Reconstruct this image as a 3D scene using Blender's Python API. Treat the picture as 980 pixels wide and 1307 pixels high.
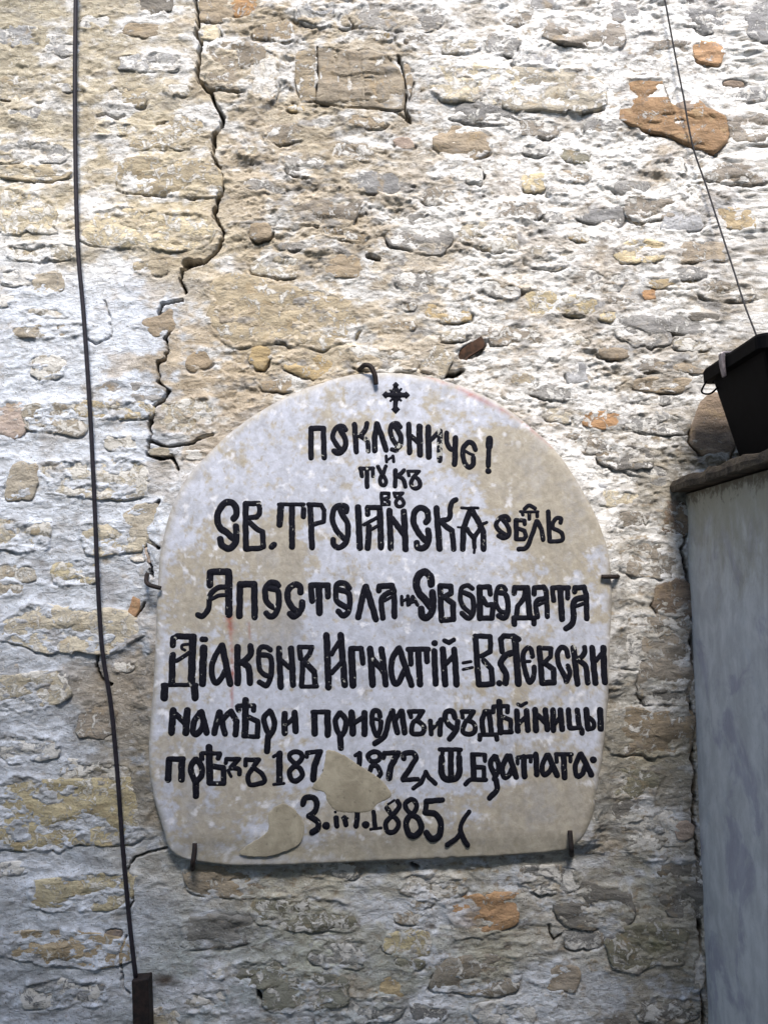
import bpy, math, random
import numpy as np
from mathutils import Vector

S = bpy.context.scene
for o in list(bpy.data.objects):
    bpy.data.objects.remove(o)
COL = S.collection

# ---------------------------------------------------------------- camera
PITCH = math.radians(4.4)
FPX = 1200.0                      # focal length in pixels of the 980 x 1307 photograph
CAMY, CAMZ = -2.16, 1.6
cam = bpy.data.cameras.new("camera")
cam.sensor_fit = 'VERTICAL'; cam.sensor_height = 24.0; cam.lens = 24.0 * FPX / 1307.0
cam.clip_start = 0.05; cam.clip_end = 500
camo = bpy.data.objects.new("camera", cam); COL.objects.link(camo)
camo.location = (0, CAMY, CAMZ); camo.rotation_euler = (math.radians(90) + PITCH, 0, 0)
S.camera = camo

# ---------------------------------------------------------------- world and sun
SUN_EL, SUN_AZ = math.radians(50), math.radians(4)      # azimuth: to the right of straight behind the camera
w = bpy.data.worlds.new("World"); S.world = w; w.use_nodes = True
nt = w.node_tree; bgn = nt.nodes['Background']
sky = nt.nodes.new('ShaderNodeTexSky'); sky.sky_type = 'NISHITA'; sky.sun_disc = False
sky.sun_elevation = SUN_EL; sky.sun_rotation = math.radians(180) - SUN_AZ
nt.links.new(sky.outputs[0], bgn.inputs['Color']); bgn.inputs['Strength'].default_value = 0.15
sun = bpy.data.lights.new("sun", 'SUN'); sun.energy = 2.35; sun.angle = math.radians(17); sun.color = (1.0, 0.925, 0.83)
suno = bpy.data.objects.new("sun", sun); COL.objects.link(suno)
sd = Vector((math.sin(SUN_AZ) * math.cos(SUN_EL), -math.cos(SUN_AZ) * math.cos(SUN_EL), math.sin(SUN_EL)))
suno.rotation_euler = sd.to_track_quat('Z', 'Y').to_euler()
S.view_settings.view_transform = 'Standard'; S.view_settings.look = 'None'
S.view_settings.exposure = 1.52; S.view_settings.gamma = 1.0
S.render.engine = 'CYCLES'

# ---------------------------------------------------------------- helpers
def ray(px, py):
    a = (np.asarray(px, float) - 490) / FPX; b = -(np.asarray(py, float) - 653.5) / FPX
    c, s = math.cos(PITCH), math.sin(PITCH)
    return a, c - b * s, s + b * c
def P(px, py, y=0.0):
    """point of the vertical plane at depth y that lies at this place of the photograph"""
    dx, dy, dz = ray(px, py)
    t = (y - CAMY) / dy
    return dx * t, CAMZ + dz * t
def PX(x, z, y=0.0):
    """inverse of P"""
    x = np.asarray(x, float); z = np.asarray(z, float)
    c, s = math.cos(PITCH), math.sin(PITCH)
    Y = y - CAMY; Z = z - CAMZ
    f = Y * c + Z * s; u = -Y * s + Z * c
    return 490 + FPX * x / f, 653.5 - FPX * u / f

def _hash(ix, iy, seed):
    h = (ix.astype(np.int64) * 374761393 + iy.astype(np.int64) * 668265263 + seed * 974634777) & 0xffffffff
    h = ((h ^ (h >> 13)) * 1274126177) & 0xffffffff
    h = (h ^ (h >> 16)) & 0xffffffff
    return h
def perlin(x, y, seed=0):
    x = np.asarray(x, float); y = np.asarray(y, float)
    ix = np.floor(x); iy = np.floor(y); fx = x - ix; fy = y - iy
    u = fx * fx * fx * (fx * (fx * 6 - 15) + 10); v = fy * fy * fy * (fy * (fy * 6 - 15) + 10)
    def g(ax, ay, dx, dy):
        a = _hash(ax, ay, seed).astype(float) * (2 * math.pi / 4294967296.0)
        return np.cos(a) * dx + np.sin(a) * dy
    n00 = g(ix, iy, fx, fy); n10 = g(ix + 1, iy, fx - 1, fy)
    n01 = g(ix, iy + 1, fx, fy - 1); n11 = g(ix + 1, iy + 1, fx - 1, fy - 1)
    return 1.4 * ((n00 * (1 - u) + n10 * u) * (1 - v) + (n01 * (1 - u) + n11 * u) * v)
def fbm(x, y, oct=4, seed=0, gain=0.5):
    s = 0; a = 1; t = 0
    for i in range(oct):
        s = s + a * perlin(x * 2 ** i + 17.3 * i, y * 2 ** i - 9.1 * i, seed + i * 7); t += a; a *= gain
    return s / t
def sst(a, b, x):
    t = np.clip((x - a) / (b - a), 0, 1); return t * t * (3 - 2 * t)

def node_mat(name, rough=0.9):
    m = bpy.data.materials.new(name); m.use_nodes = True
    n = m.node_tree.nodes; b = n['Principled BSDF']; b.inputs['Roughness'].default_value = rough
    b.inputs['Specular IOR Level'].default_value = 0.25
    return m, m.node_tree, b
class G:
    """small node graph writer"""
    def __init__(s, nt): s.nt = nt
    def n(s, t, **k):
        nd = s.nt.nodes.new(t)
        for a, v in k.items(): setattr(nd, a, v)
        return nd
    def l(s, a, b): s.nt.links.new(a, b)
    def pos(s, sx=1, sy=1, sz=1):
        g = s.n('ShaderNodeNewGeometry'); m = s.n('ShaderNodeMapping'); m.inputs['Scale'].default_value = (sx, sy, sz)
        s.l(g.outputs['Position'], m.inputs['Vector']); return m.outputs[0]
    def noise(s, vec, sc, det=4, rough=0.55, dist=0):
        t = s.n('ShaderNodeTexNoise'); t.inputs['Scale'].default_value = sc; t.inputs['Detail'].default_value = det
        t.inputs['Roughness'].default_value = rough; t.inputs['Distortion'].default_value = dist
        s.l(vec, t.inputs['Vector']); return t.outputs['Fac']
    def ramp(s, fac, a, b, va=0.0, vb=1.0):
        r = s.n('ShaderNodeMapRange'); r.interpolation_type = 'SMOOTHSTEP'
        for i, v in enumerate((a, b, va, vb)): r.inputs[i + 1].default_value = v
        s.l(fac, r.inputs[0]); return r.outputs[0]
    def math(s, op, a, b=None):
        m = s.n('ShaderNodeMath', operation=op)
        for i, v in enumerate((a, b)):
            if v is None: continue
            if isinstance(v, (int, float)): m.inputs[i].default_value = v
            else: s.l(v, m.inputs[i])
        return m.outputs[0]
    def mix(s, fac, a, b, mode='MIX'):
        m = s.n('ShaderNodeMix', data_type='RGBA', blend_type=mode)
        for i, v in ((0, fac), (6, a), (7, b)):
            if isinstance(v, (int, float)): m.inputs[i].default_value = v
            elif isinstance(v, tuple): m.inputs[i].default_value = (*v, 1) if len(v) == 3 else v
            else: s.l(v, m.inputs[i])
        return m.outputs[2]
    def bump(s, b, h, strength=0.5, dist=0.003, prev=None):
        m = s.n('ShaderNodeBump'); m.inputs['Strength'].default_value = strength; m.inputs['Distance'].default_value = dist
        s.l(h, m.inputs['Height'])
        if prev is not None: s.l(prev, m.inputs['Normal'])
        s.l(m.outputs[0], b.inputs['Normal']); return m.outputs[0]

def mk(name, verts, faces, mat, parent=None, smooth=True):
    me = bpy.data.meshes.new(name); me.from_pydata([tuple(v) for v in verts], [], faces)
    if smooth: me.polygons.foreach_set('use_smooth', [True] * len(me.polygons))
    me.materials.append(mat); me.update()
    o = bpy.data.objects.new(name, me); COL.objects.link(o)
    if parent: o.parent = parent
    return o
def mk_grid(name, V, nr, nc, mat, parent=None, colors=None, flip=False, wrap=False, smooth=True):
    """V: (nr*nc,3) array laid out in rows"""
    me = bpy.data.meshes.new(name)
    r = np.arange(nr - 1)[:, None]; cN = nc if wrap else nc - 1
    c = np.arange(cN)[None, :]
    a = r * nc + c; b = r * nc + (c + 1) % nc
    q = np.stack([a, b, b + nc, a + nc], -1).reshape(-1, 4)
    if flip: q = q[:, ::-1]
    me.vertices.add(len(V)); me.vertices.foreach_set('co', np.ascontiguousarray(V, dtype=np.float32).ravel())
    me.loops.add(q.size); me.loops.foreach_set('vertex_index', np.ascontiguousarray(q, dtype=np.int32).ravel())
    me.polygons.add(len(q)); me.polygons.foreach_set('loop_start', np.arange(0, q.size, 4, dtype=np.int32))
    try: me.polygons.foreach_set('loop_total', np.full(len(q), 4, dtype=np.int32))
    except Exception: pass
    me.update(calc_edges=True)
    me.polygons.foreach_set('use_smooth', np.full(len(q), smooth, dtype=bool))
    if colors is not None:
        at = me.color_attributes.new('Col', 'FLOAT_COLOR', 'POINT')
        c4 = np.ones((len(V), 4), np.float32); c4[:, :colors.shape[1]] = colors
        at.data.foreach_set('color', c4.ravel())
    me.materials.append(mat)
    o = bpy.data.objects.new(name, me); COL.objects.link(o)
    if parent: o.parent = parent
    return o
def empty(name, label, cat, loc=(0, 0, 0), group=None):
    o = bpy.data.objects.new(name, None); COL.objects.link(o); o.location = loc
    o.empty_display_size = 0.05; tag(o, label, cat, group); return o
def tag(o, label, cat, group=None):
    o['label'] = label; o['category'] = cat
    if group: o['group'] = group
def child(o, root):
    """keep world coordinates when put under an Empty that is only translated"""
    o.parent = root; o.location = -root.location; return o
def catmull(p, step):
    p = np.asarray(p, float)
    if len(p) < 3: return dens(p, step)
    q = np.vstack([2 * p[0] - p[1], p, 2 * p[-1] - p[-2]])
    if np.allclose(p[0], p[-1]): q[0] = p[-2]; q[-1] = p[1]
    out = []
    for i in range(1, len(q) - 2):
        n = max(2, int(np.linalg.norm(q[i + 1] - q[i]) / step))
        for t in np.arange(n) / n:
            out.append(0.5 * (2 * q[i] + (q[i + 1] - q[i - 1]) * t + (2 * q[i - 1] - 5 * q[i] + 4 * q[i + 1] - q[i + 2]) * t * t
                              + (3 * q[i] - q[i - 1] - 3 * q[i + 1] + q[i + 2]) * t ** 3))
    out.append(q[-2]); return np.array(out)
def dens(p, step):
    p = np.asarray(p, float); out = []
    for a, b in zip(p[:-1], p[1:]):
        n = max(1, int(np.linalg.norm(b - a) / step))
        for t in np.arange(n) / n: out.append(a + (b - a) * t)
    out.append(p[-1]); return np.array(out)
def tube(name, pts, rad, mat, parent=None, seg=10, step=0.01, smooth=True, cap=True, squash=None):
    pts = catmull(pts, step) if smooth else np.asarray(pts, float)
    n = len(pts); rad = np.broadcast_to(np.asarray(rad, float), (n,)) if np.ndim(rad) == 0 or len(rad) == n else np.interp(np.linspace(0, 1, n), np.linspace(0, 1, len(rad)), rad)
    V = []; prev = None
    for i in range(n):
        t = Vector(pts[min(i + 1, n - 1)] - pts[max(i - 1, 0)]).normalized()
        if prev is None: u = t.orthogonal().normalized()
        else: u = (prev - t * prev.dot(t)).normalized()
        prev = u; v = t.cross(u)
        for k in range(seg):
            a = 2 * math.pi * k / seg
            V.append(Vector(pts[i]) + (u * math.cos(a) + v * math.sin(a)) * float(rad[i]))
    F = [(i * seg + k, i * seg + (k + 1) % seg, (i + 1) * seg + (k + 1) % seg, (i + 1) * seg + k) for i in range(n - 1) for k in range(seg)]
    if cap:
        F.append(tuple(range(seg))[::-1]); F.append(tuple((n - 1) * seg + k for k in range(seg)))
    return mk(name, V, F, mat, parent)
def prism(poly_bottom, poly_top):
    n = len(poly_bottom); V = list(poly_bottom) + list(poly_top)
    F = [(i, (i + 1) % n, n + (i + 1) % n, n + i) for i in range(n)] + [tuple(range(n))[::-1], tuple(range(n, 2 * n))]
    return V, F
def bevel(o, wd, seg=2):
    m = o.modifiers.new('bevel', 'BEVEL'); m.width = wd; m.segments = seg; m.limit_method = 'ANGLE'; return o
# ---------------------------------------------------------------- materials
def lin(r, g, b):
    return tuple(((c / 255 + 0.055) / 1.055) ** 2.4 if c / 255 > 0.04045 else c / 255 / 12.92 for c in (r, g, b))

def make_mortar():
    m, nt, b = node_mat('lime_mortar'); g = G(nt)
    at = g.n('ShaderNodeAttribute', attribute_name='Col')
    p = g.pos(); ps = g.pos(1, 1, 2.0)
    f1 = g.noise(p, 90, 6, 0.65); f2 = g.noise(ps, 28, 7, 0.7, 0.6); f3 = g.noise(p, 330, 3, 0.6)
    c = g.mix(g.ramp(f2, 0.36, 0.64), (0.78, 0.76, 0.73), (1.17, 1.17, 1.17))
    col = g.mix(1.0, at.outputs['Color'], c, 'MULTIPLY')
    col = g.mix(g.ramp(f1, 0.57, 0.72, 0, 0.45), col, (0.74, 0.74, 0.73))       # crumbs of white lime
    col = g.mix(g.ramp(f1, 0.40, 0.31, 0, 0.55), col, (0.22, 0.18, 0.13))       # sandy, dirty pores
    col = g.mix(g.ramp(g.noise(p, 210, 2, 0.5), 0.655, 0.70, 0, 0.7), col, (0.10, 0.085, 0.07))   # dark grit
    g.l(col, b.inputs['Base Color'])
    h = g.math('ADD', g.math('MULTIPLY', f2, 2.0), g.math('ADD', f1, g.math('MULTIPLY', f3, 0.35)))
    g.bump(b, h, 0.75, 0.0045); return m
def make_stone():
    m, nt, b = node_mat('rubble_stone'); g = G(nt)
    oi = g.n('ShaderNodeObjectInfo'); p = g.pos(); ps = g.pos(1, 1, 3.2)
    strata = g.noise(ps, 16, 8, 0.72, 0.25); blot = g.noise(p, 26, 5, 0.6, 0.5); fine = g.noise(p, 170, 5, 0.6)
    c = g.mix(g.ramp(strata, 0.32, 0.68), (0.62, 0.61, 0.60), (1.30, 1.28, 1.25))
    col = g.mix(1.0, oi.outputs['Color'], c, 'MULTIPLY')
    col = g.mix(g.ramp(blot, 0.55, 0.68, 0, 0.5), col, (0.33, 0.25, 0.15))
    col = g.mix(g.ramp(blot, 0.42, 0.30, 0, 0.45), col, (0.20, 0.20, 0.20))
    lm = g.noise(p, 46, 8, 0.72, 0.7)                                          # lime smeared across the stone
    thr = g.math('ADD', g.math('SUBTRACT', lm, 0.66), g.math('MULTIPLY', oi.outputs['Alpha'], 0.42))
    col = g.mix(g.ramp(thr, -0.02, 0.05, 0, 0.85), col, (0.60, 0.59, 0.57))
    col = g.mix(g.ramp(fine, 0.38, 0.28, 0, 0.6), col, (0.09, 0.075, 0.06))
    g.l(col, b.inputs['Base Color'])
    h = g.math('ADD', g.math('MULTIPLY', strata, 1.5), g.math('ADD', g.math('MULTIPLY', fine, 1.0), g.math('MULTIPLY', g.ramp(thr, -0.02, 0.05), 0.6)))
    g.bump(b, h, 0.8, 0.004); return m
def make_plaque():
    m, nt, b = node_mat('painted_plaque_stone', 0.75); g = G(nt)
    at = g.n('ShaderNodeAttribute', attribute_name='Col'); p = g.pos()
    f1 = g.noise(p, 60, 6, 0.65, 0.4); f2 = g.noise(p, 240, 4, 0.6)
    c = g.mix(g.ramp(f1, 0.34, 0.66), (0.86, 0.85, 0.84), (1.09, 1.09, 1.10))
    col = g.mix(1.0, at.outputs['Color'], c, 'MULTIPLY')
    col = g.mix(g.ramp(f2, 0.36, 0.27, 0, 0.5), col, (0.22, 0.19, 0.15))
    g.l(col, b.inputs['Base Color'])
    g.bump(b, g.math('ADD', f1, g.math('MULTIPLY', f2, 0.4)), 0.4, 0.0025); return m
def make_letter(name, wear):
    m, nt, b = node_mat(name, 0.62); g = G(nt); p = g.pos()
    f = g.noise(p, 75, 5, 0.65, 0.5)
    f2 = g.noise(p, 300, 3, 0.6)
    col = g.mix(g.ramp(f2, 0.35, 0.7), (0.0035, 0.0038, 0.008), (0.009, 0.0095, 0.016))
    col = g.mix(g.ramp(f, 0.74 - wear, 0.77 - wear, 0, 0.9), col, (0.36, 0.36, 0.34)); b.inputs['Specular IOR Level'].default_value = 0.12; b.inputs['Roughness'].default_value = 0.8
    g.l(col, b.inputs['Base Color']); g.bump(b, g.math('ADD', f, f2), 0.3, 0.001); return m
def make_plain(name, ca, cb, sc=40, rough=0.8, bs=0.4, bd=0.002, metal=0.0, stretch=(1, 1, 1), contrast=(0.35, 0.65)):
    m, nt, b = node_mat(name, rough); g = G(nt); p = g.pos(*stretch)
    f = g.noise(p, sc, 6, 0.65, 0.3); f2 = g.noise(p, sc * 5, 3, 0.6)
    col = g.mix(g.ramp(f, *contrast), ca, cb)
    col = g.mix(g.ramp(f2, 0.4, 0.28, 0, 0.4), col, tuple(x * 0.4 for x in ca))
    g.l(col, b.inputs['Base Color']); b.inputs['Metallic'].default_value = metal
    g.bump(b, g.math('ADD', f, g.math('MULTIPLY', f2, 0.4)), bs, bd); return m
M_MORTAR = make_mortar(); M_STONE = make_stone(); M_PLAQUE = make_plaque()
M_LETTER = make_letter('black_letter_paint', 0.085); M_WORN = make_letter('worn_letter_paint', 0.22)
M_FILL = make_plain('tan_filler_plaster', (0.235, 0.21, 0.16), (0.35, 0.32, 0.25), 20, 0.9, 0.6, 0.003)
M_IRON = make_plain('rusty_black_iron', (0.010, 0.0085, 0.009), (0.026, 0.017, 0.015), 90, 0.7, 0.5, 0.001)
M_RUST = make_plain('flaking_rust', (0.03, 0.02, 0.015), (0.09, 0.048, 0.03), 60, 0.8, 0.6, 0.002)
M_CABLE = make_plain('dark_cable_sheath', (0.009, 0.008, 0.013), (0.018, 0.015, 0.022), 60, 0.6, 0.2, 0.0008)
M_WIRE = make_plain('thin_dark_wire', (0.015, 0.014, 0.018), (0.03, 0.028, 0.03), 80, 0.6, 0.2, 0.0005)
M_POT = make_plain('black_plastic', (0.0014, 0.0014, 0.002), (0.003, 0.003, 0.004), 30, 0.7, 0.1, 0.0006)
M_POT.node_tree.nodes['Principled BSDF'].inputs['Specular IOR Level'].default_value = 0.05
M_CLIP = make_plain('dull_zinc_clip', (0.10, 0.09, 0.11), (0.22, 0.20, 0.22), 60, 0.4, 0.2, 0.0005, 0.6)
M_SOIL = make_plain('potting_soil', (0.02, 0.015, 0.01), (0.05, 0.035, 0.025), 80, 0.95, 0.8, 0.006)
M_SLATE = make_plain('dark_weathered_slate', (0.028, 0.022, 0.017), (0.085, 0.066, 0.046), 28, 0.85, 0.7, 0.004, 0, (1, 1, 3))
M_GROUND = make_plain('paving_dust', (0.16, 0.15, 0.13), (0.24, 0.225, 0.2), 6, 0.95, 0.5, 0.01)
M_PLAST = make_plain('cream_house_plaster', (0.32, 0.29, 0.23), (0.40, 0.37, 0.30), 4, 0.9, 0.3, 0.004)
M_TILE = make_plain('clay_tile', (0.16, 0.07, 0.045), (0.26, 0.12, 0.075), 9, 0.9, 0.5, 0.006)
M_WOOD = make_plain('dark_window_wood', (0.05, 0.03, 0.02), (0.09, 0.055, 0.035), 20, 0.7, 0.3, 0.002)
M_GLASS = make_plain('dark_window_glass', (0.02, 0.025, 0.03), (0.03, 0.035, 0.04), 3, 0.08, 0.0, 0.001)

def make_pier():
    m, nt, b = node_mat('blue_grey_limewash'); g = G(nt)
    p = g.pos(); pv = g.pos(1, 1.0, 0.7)
    f = g.noise(pv, 22, 6, 0.6, 0.3); f1 = g.noise(p, 7, 5, 0.6, 0.6); f2 = g.noise(p, 150, 4, 0.6)
    col = g.mix(g.ramp(f, 0.32, 0.68), (0.36, 0.355, 0.35), (0.48, 0.475, 0.465))
    col = g.mix(g.ramp(f1, 0.52, 0.64, 0, 0.5), col, (0.19, 0.18, 0.24)); col = g.mix(g.ramp(g.noise(p, 24, 7, 0.7, 1.0), 0.56, 0.70, 0, 0.45), col, (0.36, 0.38, 0.40))
    col = g.mix(g.ramp(f1, 0.44, 0.30, 0, 0.35), col, (0.33, 0.34, 0.33))
    # damp olive stain hanging below the coping slab
    s = g.n('ShaderNodeSeparateXYZ'); gg = g.n('ShaderNodeNewGeometry'); g.l(gg.outputs['Position'], s.inputs[0])
    d = g.math('ADD', s.outputs[2], g.math('MULTIPLY', g.math('SUBTRACT', g.noise(pv, 14, 6, 0.7, 0.5), 0.5), 0.45))
    col = g.mix(g.ramp(d, 1.52, 1.80, 0, 0.85), col, (0.24, 0.225, 0.165))
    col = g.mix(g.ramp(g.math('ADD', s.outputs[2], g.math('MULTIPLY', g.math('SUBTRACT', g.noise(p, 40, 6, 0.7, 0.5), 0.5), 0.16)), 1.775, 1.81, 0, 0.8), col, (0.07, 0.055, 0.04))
    col = g.mix(g.ramp(f2, 0.37, 0.27, 0, 0.5), col, (0.14, 0.13, 0.13))
    g.l(col, b.inputs['Base Color'])
    g.bump(b, g.math('ADD', f, g.math('ADD', g.math('MULTIPLY', f1, 2.0), g.math('MULTIPLY', f2, 0.3))), 0.5, 0.003); return m
M_PIER = make_pier()

# ---------------------------------------------------------------- stones of the wall, by their place in the photograph
# (centre x, centre y, width, height, tilt degrees, colour, lime cover 0..1, how far it stands proud in mm)
K = dict(gr=(0.23, 0.235, 0.245), dg=(0.13, 0.125, 0.12), bg=(0.34, 0.36, 0.40), tn=(0.36, 0.31, 0.225), tb=(0.27, 0.215, 0.15),
         oc=(0.40, 0.30, 0.15), or_=(0.42, 0.22, 0.08), cr=(0.56, 0.50, 0.37), wh=(0.72, 0.69, 0.64), tp=(0.235, 0.205, 0.17),
         pk=(0.40, 0.31, 0.255), be=(0.43, 0.39, 0.31), br=(0.18, 0.12, 0.075), yl=(0.47, 0.40, 0.22), ye=(0.55, 0.46, 0.28), ol=(0.17, 0.165, 0.115))
K['or'] = K['or_']
ST = """20 47 50 28 0 bg .3 5;77 57 40 26 5 bg .5 5;182 38 52 18 0 tb .1 4;202 6 44 24 0 dg .1 6;276 13 46 34 5 tb .2 6;312 8 36 28 0 or .3 5
268 43 24 20 0 cr .3 9;188 80 84 24 0 bg .4 4;148 121 18 30 0 wh .4 4;172 125 34 24 0 tn .3 4;303 86 76 62 -8 tp .3 7;215 228 122 46 4 tn .3 8
35 195 96 28 0 bg .4 5;42 220 104 20 0 tn .2 7;33 268 72 54 0 cr .4 6;200 294 170 46 2 cr .3 7;150 165 60 16 0 cr .5 6;208 180 80 22 0 tn .4 4
30 115 66 34 0 be .3 4;505 23 112 34 0 gr .3 7;530 51 30 13 0 dg .1 5;608 108 104 44 3 cr .4 10;594 182 66 42 4 tb .05 8;516 183 24 15 8 pk .1 6
480 235 54 26 5 gr .2 6;412 274 92 32 0 tp .2 7;534 298 76 46 8 gr .1 7;604 223 24 20 0 wh .5 8;334 296 24 20 -10 tb .1 5;338 100 36 66 4 wh .5 6
617 146 96 26 3 gr .3 7;618 302 74 34 5 be .4 6;893 16 60 40 12 gr .3 6;971 24 40 52 0 gr .3 6;797 16 34 24 0 gr .3 6;692 4 32 16 0 gr .1 5
733 42 82 34 12 tp .2 9;781 48 28 32 0 tp .2 8;850 65 68 26 0 tp .3 6;903 66 40 26 10 or .2 8;684 78 62 24 5 bg .4 6;715 116 122 54 4 be .3 9
938 107 30 9 4 br 0 -6;956 166 56 42 0 tp .2 8;731 198 40 18 8 ol .3 6;852 213 38 20 0 wh .7 11;808 239 48 17 5 gr .2 6;832 268 66 28 0 tp .3 6
872 284 54 26 0 bg .2 7;940 281 42 26 0 oc .2 6;765 274 62 28 8 gr .2 6;680 232 28 22 0 ye .3 7;822 320 66 28 0 ye .3 9;898 322 66 24 0 tb .2 7
945 221 76 28 4 tp .3 6;62 363 38 26 -20 tn .3 8;192 342 48 17 0 tn .2 6;55 423 106 16 -3 tn .3 6;60 400 58 10 4 be .4 5;63 468 44 28 0 be .6 9
165 503 92 25 0 gr .1 8;150 524 98 22 0 ye .4 9;68 535 78 34 3 tn .4 7;12 536 36 42 0 pk .2 6;122 610 148 48 0 cr .5 9;31 613 34 46 8 tn .2 8
365 402 206 74 6 tn .25 10;205 416 38 24 -20 tb .1 4;205 577 30 9 0 be .2 7;252 461 30 22 -20 tb .1 5;240 532 68 44 0 be .4 6;493 461 92 28 2 wh .5 10
560 462 30 34 30 tn .3 8;540 361 68 28 0 gr .4 7;440 341 46 28 8 tb .2 6;330 456 24 28 20 oc .1 6;393 466 56 28 12 oc .2 8;690 387 42 29 2 ye .35 9
741 390 56 23 4 ye .35 9;774 403 22 16 15 ye .35 9;852 362 78 16 2 oc .3 7;828 376 18 15 0 or .1 7;818 421 70 36 4 gr .2 7;872 413 50 24 8 gr .3 6
899 405 42 10 0 dg .1 10;785 452 38 14 4 tb .1 6;835 468 68 15 0 tp .3 9;840 492 76 18 0 tb .1 6;733 478 24 28 -10 bg .2 6;767 535 52 21 4 or .2 8
842 540 92 26 4 gr .4 7;798 583 80 27 3 dg .3 8;886 470 60 15 10 tb .2 9;910 548 52 70 20 br .05 14;764 624 20 12 0 bg .1 6;785 636 50 19 0 cr .3 8
667 485 30 16 0 tn .3 7;30 684 70 36 0 cr .4 7;150 688 76 36 3 cr .3 9;182 669 38 40 -20 be .2 8;197 686 18 19 0 tn .2 8;193 707 15 20 0 pk .3 10
177 711 20 10 0 wh .2 7;20 732 54 22 0 be .3 5;12 752 38 18 0 tn .3 6;98 732 60 28 0 yl .4 7;84 804 168 54 5 cr .3 9;172 773 12 24 15 or 0 5
4 866 34 44 0 bg .2 5;44 880 80 42 -6 cr .4 8;125 918 44 44 10 tp .3 5;94 1041 206 74 -3 yl .3 9;101 1142 132 38 -3 yl .3 7;77 1209 170 40 2 oc .25 9
145 1191 22 9 0 br 0 -6;290 1124 100 34 4 tb .2 6;283 1188 90 38 -4 dg .1 5;392 1166 124 40 2 ol .35 6;620 1168 78 44 -8 or .15 8;517 1204 54 28 3 yl .4 5
493 1262 40 24 0 oc .2 6;611 1241 100 44 0 tp .3 6;392 1262 100 42 3 ol .3 6;760 1156 98 46 2 dg .15 9;825 1211 84 48 -4 ol .3 9;868 1136 58 62 0 dg .2 7
780 1029 50 28 0 dg .2 7;830 1060 66 42 -12 wh .5 9;722 1248 34 30 10 tb .1 6;890 1240 14 44 3 wh .4 14;873 1062 22 22 0 pk .1 8;802 1001 66 32 0 ol .3 7
820 712 68 46 5 tp .3 6;858 764 44 42 0 br .2 8;850 853 62 80 0 tp .2 7;832 936 104 50 0 tb .25 8;808 664 36 19 0 tp .3 7;850 800 56 26 4 tp .4 7
788 765 14 16 0 br .1 6;860 660 34 40 0 br .3 9;240 160 50 26 8 tn .4 4;60 322 96 22 0 be .4 5;25 355 44 20 0 bg .6 4;700 330 60 26 4 be .5 7
655 430 66 26 0 tp .4 6;700 500 54 18 8 gr .4 7;740 565 60 22 5 tp .4 6;930 372 70 24 8 tp .4 7;880 350 44 16 0 gr .3 6;660 270 54 22 4 tp .4 7
450 195 60 22 6 tp .4 6;390 215 58 24 6 gr .4 6;360 170 52 24 -5 tp .3 6;560 250 44 20 8 tp .4 7;690 165 54 20 5 tp .4 6;770 160 46 20 0 gr .3 7
440 300 70 16 10 tb .4 6;350 340 60 26 0 be .4 6;430 1215 70 30 0 gr .4 5;700 1120 70 30 0 gr .5 5;560 1130 80 26 3 tn .5 5;460 1290 90 30 0 gr .4 6
850 1290 70 30 0 dg .4 6;640 1296 70 30 3 bg .6 5;330 1240 60 30 0 ol .3 5;120 985 90 26 4 be .5 5;40 955 70 30 0 bg .5 5;90 1268 100 30 0 gr .5 5
745 1200 50 20 0 gr .4 5;850 890 60 18 0 dg .3 7;800 830 36 40 0 gr .5 5;825 600 60 14 5 gr .4 7;960 120 40 18 0 gr .4 7;590 60 50 18 0 be .4 7
640 60 44 22 10 gr .4 6;660 22 40 18 0 tp .4 6;410 20 70 28 5 bg .5 6;350 40 50 24 0 tb .3 6;730 225 40 14 10 tb .4 7;880 135 30 12 0 br .2 5"""
stones = []
for tok in ST.replace('\n', ';').split(';'):
    a = tok.split()
    if len(a) == 8:
        stones.append(dict(px=float(a[0]), py=float(a[1]), w=float(a[2]) * (1.10 if float(a[7]) > 0 else 1), h=float(a[3]) * (1.12 if float(a[7]) > 0 else 1), rot=float(a[4]), col=K[a[5]], lime=float(a[6]), proud=float(a[7]) / 1000, poly=None))
# stones with an outline of their own
HERO = [([(800,102),(845,101),(852,135),(862,112),(895,126),(905,138),(928,152),(930,170),(924,185),(908,196),(880,188),(850,172),(820,166),(790,155),(787,141),(804,134)], (0.265,0.175,0.105), .18, .008),
        ([(378,66),(402,62),(403,128),(384,131),(376,100)], (0.31,0.265,0.20), .30, .008),
        ([(407,62),(428,63),(446,67),(470,66),(492,72),(506,84),(514,100),(516,120),(514,140),(500,141),(478,138),(450,137),(425,134),(404,130),(408,100)], (0.30,0.262,0.21), .16, .010),
        ([(510,80),(521,82),(527,104),(524,128),(519,128),(518,104)], (0.31,0.26,0.20), .30, .008)]
for poly, c, lm, pr in HERO:
    xs = [p[0] for p in poly]; ys = [p[1] for p in poly]
    stones.append(dict(px=(min(xs) + max(xs)) / 2, py=(min(ys) + max(ys)) / 2, w=max(xs) - min(xs), h=max(ys) - min(ys), rot=0, col=c, lime=lm, proud=pr, poly=poly))
OUT = [(207,1062),(216,1086),(240,1100),(300,1107),(400,1105),(530,1100),(640,1095),(706,1090),(730,1085),(748,1066),(758,1040),(766,1000),(772,955),(777,900),(780,850),(782,800),(782,745),(777,700),(763,660),(742,620),(715,580),(680,545),(640,515),(600,495),(560,482),(520,475),(480,474),(440,478),(400,490),(350,512),(300,545),(262,580),(235,612),(215,655),(203,705),(199,760),(196,830),(192,900),(188,960),(193,1012)]
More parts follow.
